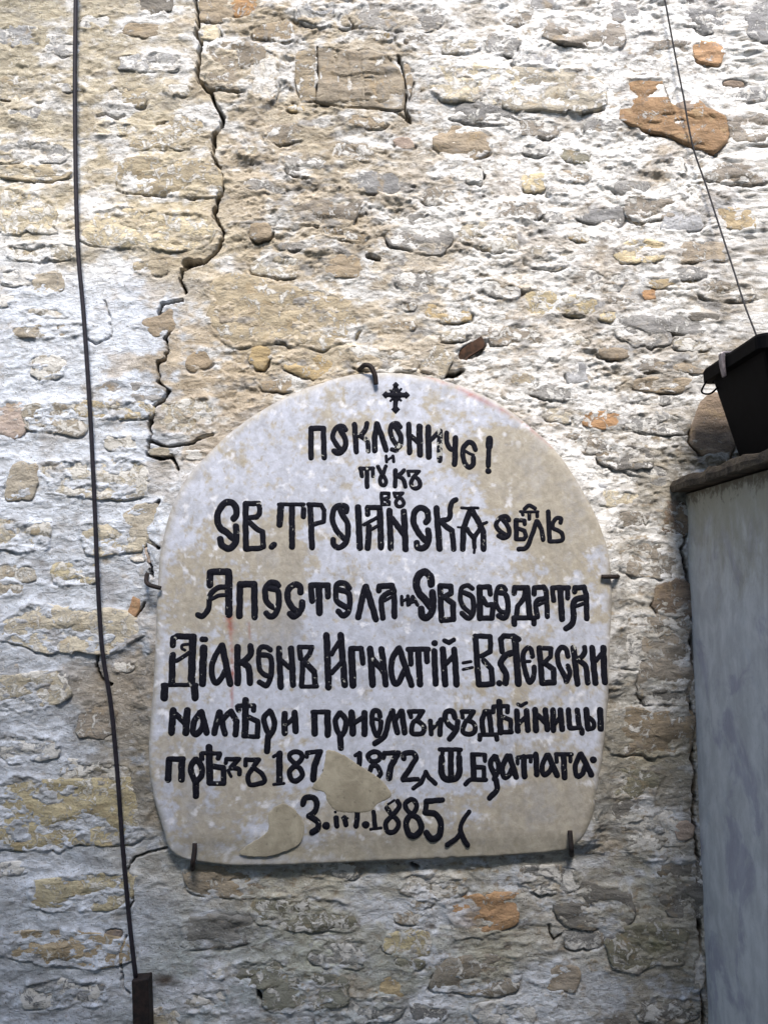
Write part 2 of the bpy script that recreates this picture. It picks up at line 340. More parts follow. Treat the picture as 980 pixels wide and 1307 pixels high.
def inside(px, py, poly, grow=0):
    r = False; n = len(poly)
    for i in range(n):
        x1, y1 = poly[i]; x2, y2 = poly[(i + 1) % n]
        if (y1 > py) != (y2 > py) and px < (x2 - x1) * (py - y1) / (y2 - y1) + x1: r = not r
    return r
rnd = random.Random(11)
CRACKS = [([(249,-12),(250,0),(254,35),(250,45),(258,52),(254,75),(251,100),(262,112),(270,120),(276,135),(285,150),(283,160),(273,172),(272,200),(281,215),(283,240),(276,262),(273,275),(287,298),(278,320),(262,335),(245,340),(233,345),(231,358),(238,374)], 5.0),
          ([(233,383),(208,388),(203,400),(212,406),(222,415),(211,432),(214,448),(210,460),(202,463),(204,480),(202,488),(216,500),(210,512),(198,518),(191,545),(193,562)], 4.2),
          ([(192,563),(212,571),(245,566),(258,558),(272,555)], 5.0), ([(190,580),(205,585),(220,582),(228,600)], 5.0), ([(191,562),(189,580)],5.0),
          ([(203,640),(197,648),(196,662),(186,672),(190,690),(205,700)], 4.5), ([(170,686),(185,690),(192,716),(196,735)], 4.5),
          ([(186,770),(165,795),(150,815),(138,833),(126,836),(122,850),(128,866),(140,874)], 3.5),
          ([(214,1082),(190,1088),(172,1095),(163,1110),(170,1125),(171,1150),(165,1160)], 2.6),
          ([(162,1195),(155,1215),(155,1240),(158,1262),(167,1268)], 2.8), ([(133,383),(142,410),(142,430),(122,440),(112,432)], 1.4),
          ([(508,74),(514,90),(517,110),(516,138),(524,156)], 3.4), ([(406,62),(407,100),(403,128)], 3.4), ([(405,131),(440,138),(480,139),(505,143),(524,156)], 2.4), ([(731,142),(755,142),(770,140)], 6.0),
          ([(650,150),(680,165),(700,168)], 3.0), ([(125,148),(135,145),(150,152),(158,148)], 2.8), ([(200,158),(215,156),(228,160)], 2.2), ([(15,318),(35,322),(60,316)], 2.6),
          ([(926,158),(931,172),(925,180)], 9.0), ([(928,106),(945,109),(952,112)], 8.0), ([(905,197),(913,198)], 6.0), ([(610,215),(618,224)], 6.0), ([(469,327),(484,330)], 6.0),
          ([(871,211),(873,220)], 5.0), ([(141,1190),(150,1192)], 5.0), ([(330,1262),(334,1276)], 6.0), ([(570,477),(580,478),(590,474)], 6.0), ([(526,1103),(532,1106)], 6.0),
          ([(276,36),(279,44)], 5.0), ([(238,334),(246,336),(256,334)], 9.0), ([(240,340),(246,338)], 9.0), ([(835,1043),(839,1045)], 6.0), ([(700,1180),(705,1200),(722,1188),(760,1186)], 2.4),
          ([(870,650),(874,690),(868,700),(878,745),(880,790),(883,860),(876,885),(884,920),(880,950),(886,990),(884,1050),(890,1100),(888,1150),(893,1200),(892,1250),(898,1310)], 4.0)]
def near_crack(px, py, d):
    for pts, wd in CRACKS:
        if wd < 3: continue
        for (x1, y1), (x2, y2) in zip(pts[:-1], pts[1:]):
            L = (x2 - x1) ** 2 + (y2 - y1) ** 2 + 1e-6; t = max(0, min(1, ((px - x1) * (x2 - x1) + (py - y1) * (y2 - y1)) / L))
            if math.hypot(px - x1 - t * (x2 - x1), (py - y1 - t * (y2 - y1)) * 1.6) < d: return True
    return False
# fill the rest of the face with smaller stones, laid roughly in courses
tries = 0; NF = 0
while tries < 5200 and len(stones) < 292:
    tries += 1
    px = rnd.uniform(-260, 960); py = rnd.uniform(-170, 1500)
    inview = 0 < px < 900 and 0 < py < 1307
    if not inview and NF > 40: continue
    ww = rnd.uniform(26, 64) * (1 if inview else 1.6); hh = ww * rnd.uniform(0.28, 0.5)
    if inside(px, py, OUT) or (px > 850 and py > 560): continue
    if inview and ((px < 240 and rnd.random() < .80) or (py > 900 and rnd.random() < .70) or (px >= 240 and py <= 900 and rnd.random() < .35)): continue
    if px > 300 and inview and rnd.random() < .45: ww *= 1.6; hh *= 1.25
    if near_crack(px, py, ww * 0.5 + 6): continue
    if any(abs(px - s['px']) < (ww + s['w']) * 0.52 and abs(py - s['py']) < (hh + s['h']) * 0.54 for s in stones): continue
    if not inview: NF += 1
    if px < 250 and py > 330: cs = ['bg', 'be', 'cr', 'yl', 'gr']; lm = rnd.uniform(.45, .7)
    elif px < 280: cs = ['be', 'tn', 'cr', 'bg']; lm = rnd.uniform(.35, .6)
    elif py > 650: cs = ['gr', 'dg', 'tp', 'ol', 'tb']; lm = rnd.uniform(.2, .55)
    else: cs = ['gr', 'tp', 'be', 'tb', 'cr', 'bg', 'gr', 'oc']; lm = rnd.uniform(.2, .6)
    stones.append(dict(px=px, py=py, w=ww, h=hh, rot=rnd.uniform(-4, 12) if px > 300 else rnd.uniform(-4, 4), col=K[rnd.choice(cs)], lime=lm, proud=rnd.uniform(.004, .009), poly=None))

def stone_radius(s, i):
    """radius in metres as a function of the angle on the wall plane"""
    cx, cz = P(s['px'], s['py']); s['cx'], s['cz'] = float(cx), float(cz)
    m = 2.16 / FPX * 1.0
    th = np.linspace(0, 2 * math.pi, 96, endpoint=False)
    if s['poly'] is None:
        a = s['w'] / 2 * m; b = s['h'] / 2 * m; t = th - math.radians(-s['rot'])
        e = 4.0 + 5.0 * ((i * 37) % 10) / 10
        R = (np.abs(np.cos(t) / a) ** e + np.abs(np.sin(t) / b) ** e) ** (-1 / e)
        R = R * (1 + 0.22 * perlin(np.cos(th) * 1.6 + i * 3.1, np.sin(th) * 1.6 + i * 1.7, 5) + 0.14 * perlin(np.cos(th) * 4 + i, np.sin(th) * 4, 9) + 0.07 * perlin(np.cos(th) * 9 + i, np.sin(th) * 9, 19))
        R = R * (1 + 0.10 * np.cos(t + i))
        rr_ = random.Random(i * 7 + 3); nv = rr_.choice((6, 7, 8, 9, 10)); off = rr_.random()
        va = np.array([(k + off + rr_.uniform(-.3, .3)) / nv * 2 * math.pi for k in range(nv)]); vr = np.interp(va % (2 * math.pi), np.append(th, 2 * math.pi), np.append(R, R[0])) * np.array([rr_.uniform(.94, 1.12) for _ in range(nv)])
        vx_, vz_ = vr * np.cos(va), vr * np.sin(va); RP = np.zeros(96)
        for k in range(nv):
            x1, z1, x2, z2 = vx_[k], vz_[k], vx_[(k + 1) % nv], vz_[(k + 1) % nv]; ex, ez = x2 - x1, z2 - z1
            den = np.cos(th) * ez - np.sin(th) * ex; den = np.where(np.abs(den) < 1e-9, 1e-9, den)
            tt = (x1 * ez - z1 * ex) / den; uu = (x1 * np.sin(th) - z1 * np.cos(th)) / den
            RP = np.where((tt > 0) & (uu >= -1e-6) & (uu <= 1 + 1e-6), np.maximum(RP, tt), RP)
        R = np.where(RP > 0, 0.40 * RP + 0.60 * R, R)
        R = R * (1 + 0.05 * perlin(np.cos(th) * 7 + i, np.sin(th) * 7, 29))
    else:
        pts = [P(*p) for p in s['poly']]; R = np.zeros(96)
        for k, a in enumerate(th):
            dx, dz = math.cos(a), math.sin(a); best = 0
            for (x1, z1), (x2, z2) in zip(pts, pts[1:] + pts[:1]):
                x1, z1, x2, z2 = x1 - s['cx'], z1 - s['cz'], x2 - s['cx'], z2 - s['cz']
                den = dx * (z2 - z1) - dz * (x2 - x1)
                if abs(den) < 1e-9: continue
                t = (x1 * (z2 - z1) - z1 * (x2 - x1)) / den; u = (x1 * dz - z1 * dx) / den
                if t > 0 and -1e-6 <= u <= 1 + 1e-6: best = max(best, t)
            R[k] = best or 0.01
    s['R'] = R; return s
for i, s in enumerate(stones): stone_radius(s, i)

# ---------------------------------------------------------------- the mortar and limewash bed: one relief surface
def axis(lo, hi, d, far_lo, far_hi):
    a = list(np.arange(lo, hi + d * .5, d)); st = d
    while a[-1] < far_hi: st = min(st * 1.12, 0.03); a.append(a[-1] + st)
    st = d
    while a[0] > far_lo: st = min(st * 1.12, 0.03); a.insert(0, a[0] - st)
    return np.array(a)
XL = float(P(-8, 650)[0]); XR = 0.78; ZB = float(P(490, 1316)[1]); ZT = float(P(490, -8)[1])
ax = axis(XL, XR, 0.00245, -2.6, 2.4); az = axis(ZB, ZT, 0.00245, -0.03, 3.9)
X, Z = np.meshgrid(ax, az); PXX, PYY = PX(X, Z)
wx = X + 0.035 * fbm(X * 3, Z * 6, 3, 50); wz = Z + 0.018 * fbm(X * 4, Z * 5, 3, 60)
# how rough: smooth flushed lime on the left, crumbling rubble pointing at the upper right
rough = 0.20 + 0.68 * sst(230, 330, PXX + 40 * fbm(X * 3, Z * 3, 2, 3)) * (1 - 0.5 * sst(650, 900, PYY)) + 0.25 * (1 - sst(300, 340, PYY)) * (1 - sst(230, 330, PXX))
big = fbm(wx * 2.2, wz * 4.0, 4, 1)
mid = fbm(wx * 11, wz * 19, 5, 2, 0.6)
strat = fbm(wx * 9, wz * 26 - wx * 5, 4, 4, 0.6)
rough = rough * (1 - 0.45 * sst(1040, 1120, PYY)) * (0.45 + 1.0 * sst(-0.35, 0.35, fbm(X * 2.6 + 5, Z * 4.2, 3, 77)))
T = mid * 2.6 + strat * 1.0 + 1.2 * fbm(wx * 3, wz * 5, 2, 18)
ft = T - np.floor(T); terr = np.floor(T) + sst(0.60, 0.86, ft)       # ledges
fine = fbm(X * 62, Z * 80, 4, 8, 0.65)
T2 = fbm(wx * 3.4 + 2, wz * 10, 4, 14, 0.5) * 4.2 + wz * 1.5; ft2 = T2 - np.floor(T2); terr2 = ft2 - sst(0.80, 0.93, ft2)
ridg = 1 - np.abs(fbm(wx * 16, wz * 32, 4, 12, 0.6)) * 3
H = 0.012 * big + rough * (0.0034 * terr + 0.0058 * mid + 0.0020 * ridg + 0.0045 * terr2 * np.clip(0.5 + 2 * fbm(X * 4, Z * 6, 2, 19), 0, 1)) + (0.0012 + 0.0034 * rough) * fine
pit = sst(0.42, 0.62, fbm(X * 30, Z * 55, 3, 21)) * rough; H -= 0.005 * pit
H += 0.004 * sst(0.1, 0.5, fbm(X * 14, Z * 22, 3, 33))
# stones sit in pockets; the ragged mortar lips stay
en = 0.30 * fbm(X * 24, Z * 36, 4, 41, 0.6)
nz1 = fbm(X * 26, Z * 44, 5, 43, 0.62) * 1.3; nz2 = np.clip(0.5 + fbm(X * 15, Z * 8, 2, 44) * 1.5, 0, 1)
for s in stones:
    rm = s['R'].max() * 1.7
    i0, i1 = np.searchsorted(ax, [s['cx'] - rm, s['cx'] + rm]); j0, j1 = np.searchsorted(az, [s['cz'] - rm, s['cz'] + rm])
    if i1 - i0 < 2 or j1 - j0 < 2: continue
    x = X[j0:j1, i0:i1] - s['cx']; z = Z[j0:j1, i0:i1] - s['cz']
    th = (np.arctan2(z, x) % (2 * math.pi)) / (2 * math.pi) * 96
    k = np.floor(th).astype(int) % 96; f = th - np.floor(th); R = s['R'][k] * (1 - f) + s['R'][(k + 1) % 96] * f
    d = (np.hypot(x, z) - R) + 0.016 * en[j0:j1, i0:i1] * (0.6 + s['lime'])     # metres outside the outline
    h = H[j0:j1, i0:i1]
    s['base'] = float(np.clip(np.mean(h[np.hypot(x, z) < R]) if (np.hypot(x, z) < R).any() else 0, -0.012, 0.012))
    hero = s['poly'] is not None
    Sg = s['base'] + s['proud'] * (0.85 if s['w'] > 75 else 0.42)
    cover = 0.0 if hero else 0.35 + s['lime']
    nn = nz1[j0:j1, i0:i1]
    lo0 = sst(0.1, -0.5, z / (s['R'].max() * 0.5 + 1e-6))
    crisp = np.clip(nz2[j0:j1, i0:i1] * 1.5 - 0.55, 0, 1) * (1.6 if s['lime'] < .12 else 1.0); crisp = np.clip(crisp + (0.12 if hero else 0.25 * lo0 if s['w'] > 75 else 0), 0, 1)
    hin = Sg - 0.0030 - (0.0025 if hero else 0) + 0.0125 * cover * nn + 0.0060 * cover * sst(-0.020, 0.0, d) * (1 - crisp)
    fill = np.exp(-np.clip(d, 0, 1) / (0.011 if s['w'] > 50 else 0.008)) * (1 - crisp)
    h = h * (1 - fill) + (Sg + 0.0012 + 0.004 * nn) * fill
    msk = 1 - sst(-0.004, 0.003, d)
    lo = sst(0.1, -0.5, z / (s['R'].max() * 0.5 + 1e-6))
    under = np.exp(-((d - 0.002) / 0.0035) ** 2) * lo * np.clip(rough[j0:j1, i0:i1] * 1.3, .3, 1.1) * crisp * 1.2
    if s['proud'] < 0: hin = s['base'] - 0.03; under = 0
    H[j0:j1, i0:i1] = h * (1 - msk) + hin * msk - 0.014 * under
# cracks
cd = np.zeros_like(H)
jx = 3.4 * fbm(X * 60, Z * 60, 3, 71); cwn = fbm(X * 22, Z * 22, 3, 73)
for pts, wd in CRACKS:
    for (x1, y1), (x2, y2) in zip(pts[:-1], pts[1:]):
        m = 16; sl = (PXX > min(x1, x2) - m) & (PXX < max(x1, x2) + m) & (PYY > min(y1, y2) - m) & (PYY < max(y1, y2) + m)
        if not sl.any(): continue
        qx = PXX[sl] + jx[sl]; qy = PYY[sl]; L = (x2 - x1) ** 2 + (y2 - y1) ** 2 + 1e-6
        t = np.clip(((qx - x1) * (x2 - x1) + (qy - y1) * (y2 - y1)) / L, 0, 1)
        d = np.hypot(qx - x1 - t * (x2 - x1), qy - y1 - t * (y2 - y1))
        ww_ = wd * (0.23 + 0.40 * cwn[sl])
        cd[sl] = np.maximum(cd[sl], (1 - sst(ww_, ww_ + (1.4 if wd > 3 else 1.1), d)) * (1 if wd > 3 else wd / 6.0))
od = np.full(X.shape, 99.0)
reg = (PXX > 130) & (PXX < 840) & (PYY > 420) & (PYY < 1160); rx_, ry_ = PXX[reg], PYY[reg]; dd = np.full(rx_.shape, 1e9); ins = np.zeros(rx_.shape, bool)
for (x1, y1), (x2, y2) in zip(OUT, OUT[1:] + OUT[:1]):
    L = (x2 - x1) ** 2 + (y2 - y1) ** 2; t = np.clip(((rx_ - x1) * (x2 - x1) + (ry_ - y1) * (y2 - y1)) / L, 0, 1)
    dd = np.minimum(dd, np.hypot(rx_ - x1 - t * (x2 - x1), ry_ - y1 - t * (y2 - y1)))
    ins ^= ((y1 > ry_) != (y2 > ry_)) & (rx_ < (x2 - x1) * (ry_ - y1) / (y2 - y1 + 1e-9) + x1)
od[reg] = np.where(ins, -dd, dd)
side = 0.25 + 0.95 * sst(560, 740, PXX) * (1 - sst(1070, 1092, PYY)) + 0.7 * (1 - sst(180, 320, PXX)) * sst(560, 640, PYY) * (1 - sst(1040, 1090, PYY))
side = side * (1 - sst(1080, 1100, PYY)) * np.clip(0.75 + 1.0 * fbm(X * 7, Z * 7, 3, 66), 0.15, 1.25)
collar = (1 - sst(-4, 26, od + 8 * nz1)) * side
H = np.where(od < -10, 0.0, H * (1 - 0.35 * np.clip(collar, 0, 1)) + 0.024 * np.clip(collar, 0, 1.1) * np.where(od < 0, 1, 1))
H -= 0.045 * cd
for hx, hy, ra, rb, an, dp in ((602, 448, 21, 10, -30, .032), (576, 478, 15, 5, -6, .022), (240, 336, 9, 6, 0, .03)):
    ca, sa = math.cos(math.radians(an)), math.sin(math.radians(an)); ux = (PXX - hx) * ca + (PYY - hy) * sa; uy = -(PXX - hx) * sa + (PYY - hy) * ca
    H -= dp * (1 - sst(0.75, 1.1, np.hypot(ux / ra, uy / rb) + 0.35 * nz1))
# the plaque hides a flat bed
# colours of the wall: (x, y, rgb albedo, lime share)
CP = [(40,30,.34,.31,.24,.25),(150,80,.40,.36,.28,.35),(230,30,.46,.42,.35,.45),(40,170,.42,.38,.30,.4),(180,200,.44,.39,.29,.4),(60,290,.46,.41,.31,.45),(220,290,.44,.38,.27,.3),
      (320,40,.40,.35,.27,.6),(330,200,.40,.35,.28,.5),(420,60,.40,.36,.29,.6),(420,170,.36,.32,.25,.45),(420,310,.38,.34,.28,.45),(330,400,.40,.34,.25,.3),(280,480,.42,.35,.26,.35),(430,440,.42,.37,.29,.5),
      (520,120,.40,.36,.3,.6),(560,210,.42,.39,.35,.8),(560,380,.42,.38,.32,.6),(620,60,.44,.42,.39,.85),(650,260,.46,.44,.42,.85),(640,420,.42,.38,.33,.65),(700,40,.46,.44,.42,.85),(720,180,.46,.45,.44,.85),
      (760,300,.44,.42,.40,.75),(720,480,.42,.40,.38,.75),(860,60,.46,.45,.46,.9),(940,100,.46,.46,.48,.9),(900,240,.44,.43,.43,.8),(930,320,.42,.41,.40,.7),(820,420,.34,.33,.32,.6),(930,420,.34,.33,.31,.6),
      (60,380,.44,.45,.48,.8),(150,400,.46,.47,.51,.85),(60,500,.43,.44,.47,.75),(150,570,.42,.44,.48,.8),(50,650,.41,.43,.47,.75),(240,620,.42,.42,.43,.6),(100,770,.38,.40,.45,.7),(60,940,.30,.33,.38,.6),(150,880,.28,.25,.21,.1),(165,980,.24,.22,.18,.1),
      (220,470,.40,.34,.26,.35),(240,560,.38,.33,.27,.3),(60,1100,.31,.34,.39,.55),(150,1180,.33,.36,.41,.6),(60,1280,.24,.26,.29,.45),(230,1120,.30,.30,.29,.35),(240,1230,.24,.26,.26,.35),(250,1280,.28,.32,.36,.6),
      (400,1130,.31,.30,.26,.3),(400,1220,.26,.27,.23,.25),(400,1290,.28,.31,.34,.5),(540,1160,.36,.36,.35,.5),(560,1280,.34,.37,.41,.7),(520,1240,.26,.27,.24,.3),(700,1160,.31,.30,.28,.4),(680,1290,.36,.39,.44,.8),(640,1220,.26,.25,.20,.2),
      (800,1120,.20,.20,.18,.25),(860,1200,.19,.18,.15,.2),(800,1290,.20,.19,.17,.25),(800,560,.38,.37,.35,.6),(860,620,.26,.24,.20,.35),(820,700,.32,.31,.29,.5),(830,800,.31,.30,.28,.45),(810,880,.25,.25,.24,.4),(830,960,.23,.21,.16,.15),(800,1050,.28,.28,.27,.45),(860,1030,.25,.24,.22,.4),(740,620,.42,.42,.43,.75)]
CPa = np.array(CP); WS = np.zeros(X.shape); ACC = np.zeros(X.shape + (4,))
qx = PXX + 45 * fbm(X * 5, Z * 8, 3, 81); qy = PYY + 30 * fbm(X * 5, Z * 8, 3, 82)
for c in CPa:
    wgt = 1.0 / ((qx - c[0]) ** 2 + (qy - c[1]) ** 2 + 900) ** 1.6
    WS += wgt; ACC += wgt[..., None] * c[2:6]
ACC /= WS[..., None]; base = ACC[..., :3]; lshare = ACC[..., 3]
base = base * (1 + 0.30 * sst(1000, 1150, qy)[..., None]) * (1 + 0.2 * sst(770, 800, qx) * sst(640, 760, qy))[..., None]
upr = (sst(260, 340, qx) * (1 - sst(480, 640, qy)))
tf = (upr * (0.22 + 0.5 * fbm(X * 3.1, Z * 4.5, 3, 85)))[..., None].clip(0, 1)
base = base * (1 - tf) + np.array([0.375, 0.32, 0.25]) * tf
lshare = lshare - upr * (0.18 - 0.02 * sst(540, 640, qx))
sl_ = (sst(0.08, 0.26, fbm(wx * 11 + 7, wz * 25, 4, 87, .6)) * (0.35 + 0.4 * upr))[..., None]
base = base * (1 - sl_) + base.mean(-1, keepdims=True) * np.array([0.60, 0.61, 0.64]) * sl_
ln = 0.5 + 1.15 * fbm(wx * 7, wz * 12, 5, 91, 0.62) + 0.22 * fbm(X * 50, Z * 70, 3, 92)
lime = sst(-0.14, 0.16, lshare - 0.12 - ln + 0.15)
limecol = np.stack([0.60 + 0 * X, 0.60 + 0 * X, 0.60 + 0.0 * X], -1)
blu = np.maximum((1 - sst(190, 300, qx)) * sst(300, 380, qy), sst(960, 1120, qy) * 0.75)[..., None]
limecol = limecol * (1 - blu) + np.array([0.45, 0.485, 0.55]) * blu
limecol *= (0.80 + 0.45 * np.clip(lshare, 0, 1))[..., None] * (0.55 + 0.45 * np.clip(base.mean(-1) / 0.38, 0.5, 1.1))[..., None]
colr = base * (1 + 0.35 * fbm(wx * 12, wz * 22, 4, 95)[..., None])
warm = sst(0.15, 0.5, fbm(wx * 7, wz * 12, 4, 97))[..., None] * 0.55
colr = colr * (1 - warm) + np.array([0.345, 0.285, 0.205]) * warm * (0.5 + base.mean(-1)[..., None] * 1.2)
colr = colr * (1 - lime[..., None]) + limecol * lime[..., None]
mf = fbm(X * 42, Z * 70, 4, 103, 0.65)
mk1 = (sst(0.10, 0.36, mf) * (0.25 + 0.65 * sst(250, 340, PXX)) * np.clip(0.55 + 1.5 * fbm(wx * 6, wz * 9, 3, 105), 0.1, 1))[..., None]
colr = colr * (1 - mk1) + np.array([0.285, 0.235, 0.17]) * mk1 * (0.4 + 1.5 * base.mean(-1, keepdims=True))
mk3 = (sst(0.24, 0.42, fbm(X * 24 + 3, Z * 52, 4, 107, 0.62)) * (0.25 + 0.45 * sst(250, 340, PXX)))[..., None]
colr = colr * (1 - mk3) + np.array([0.135, 0.125, 0.12]) * mk3
mk2 = (sst(0.16, 0.40, -mf) * 0.5)[..., None] * np.clip(lshare, 0, 1)[..., None]
colr = colr * (1 - mk2) + limecol * 1.08 * mk2
dirt = (sst(0.1, 0.9, cd) + 0.8 * pit)[..., None] * 0.7
colr = colr * (1 - np.clip(dirt, 0, .85)) + np.array([0.10, 0.08, 0.06]) * np.clip(dirt, 0, .85)
# rust-brown and soot stains
for (sx, sy, rx, ry, c, am) in [(209,1251,16,7,(.06,.04,.03),.9),(283,1186,50,20,(.09,.09,.10),.7),(300,1175,20,9,(.05,.05,.06),.7),(262,1040,1,1,(.1,.1,.1),0),(835,1205,20,12,(.16,.17,.06),.5),(600,1170,20,16,(.30,.16,.07),.4)]:
    mm = np.exp(-((PXX - sx + 12 * fbm(X * 20, Z * 20, 3, 99)) / rx) ** 2 - ((PYY - sy + 8 * en) / ry) ** 2)[..., None] * am
    colr = colr * (1 - mm) + np.array(c) * mm
colr = np.clip(colr, 0.03, 0.8)

wall = empty('rubble_stone_wall', 'old whitewashed rubble stone wall with a long jagged crack, behind the plaque', 'wall', (0, 0.0, 0))
V = np.stack([X, -H, Z], -1).reshape(-1, 3)
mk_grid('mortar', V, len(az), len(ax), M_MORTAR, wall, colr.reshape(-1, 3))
Vb, Fb = prism([(-2.6, 0.07, -0.03), (2.4, 0.07, -0.03), (2.4, 0.55, -0.03), (-2.6, 0.55, -0.03)], [(-2.6, 0.07, 3.88), (2.4, 0.07, 3.88), (2.4, 0.55, 3.88), (-2.6, 0.55, 3.88)])
mk('wall_core', Vb, Fb, M_MORTAR if False else M_SLATE, wall, False)
def build_stone(s, i):
    bigs = s['w'] * s['h'] > 1100
    nth, nr = (96, 26) if s['poly'] and bigs else (40, 8) if bigs else (22, 5)
    th = np.linspace(0, 2 * math.pi, nth, endpoint=False)
    R = np.interp(th, np.linspace(0, 2 * math.pi, 97), np.append(s['R'], s['R'][0])) * 1.03
    t = np.append(np.linspace(0.0, 0.93, nr), [0.98, 1.0, 1.01])
    rr = t[:, None] * R[None, :]; x = s['cx'] + rr * np.cos(th); z = s['cz'] + rr * np.sin(th)
    top = s['base'] + s['proud'] * (0.85 if s['w'] > 75 else 0.42) + 0.0035 * fbm(x * 22, z * 50, 3, 300 + i) + 0.004 * np.floor(2.2 * fbm(x * 9 + i, z * 24, 2, 310)) * (s['w'] > 60)
    tl = perlin(np.array([i * 1.7]), np.array([0.5]), 3)[0] * 0.10
    top = top + (z - s['cz']) * tl + 0.03 * (x - s['cx']) * tl
    if s['poly'] and 440 < s['px'] < 480:
        gx, gy = PX(x, z)
        for g0, g1, gw, y0_, y1_, dp in ((428, 429, 1.6, 62, 84, .008), (431, 434, 1.0, 90, 132, .003), (444, 447, 1.5, 70, 132, .005), (458, 462, 1.3, 66, 104, .005), (463, 465, 1.3, 100, 134, .005), (478, 480, 1.6, 70, 134, .003), (490, 494, 1.2, 80, 130, .003)):
            gc = g0 + (g1 - g0) * (gy - y0_) / (y1_ - y0_) + 1.2 * perlin(gy * .06, gx * 0 + g0, 7)
            top = top - dp * np.exp(-((gx - gc) / gw) ** 2) * sst(y0_ - 4, y0_ + 4, gy) * (1 - sst(y1_ - 4, y1_ + 4, gy))
    drop = sst(0.90, 1.0, t)[:, None] * 0.002 + (t > 0.985)[:, None] * 0.008 + (t > 1.005)[:, None] * 0.02
    y = -(top - drop)
    o = mk_grid('stone', np.stack([x, y, z], -1).reshape(-1, 3), len(t), nth, M_STONE, wall, wrap=True, flip=True)
    jj, ii = min(np.searchsorted(az, s['cz']), len(az) - 1), min(np.searchsorted(ax, s['cx']), len(ax) - 1)
    kk = 0.0 if s['poly'] else 0.30
    c = np.array(s['col']) * (1 - kk) + base[jj, ii] * kk * 0.9
    c = c * rnd.uniform(0.92, 1.08); o.color = (*c, s['lime'])
    return o
for i, s in enumerate(stones):
    if 'base' in s: build_stone(s, i)
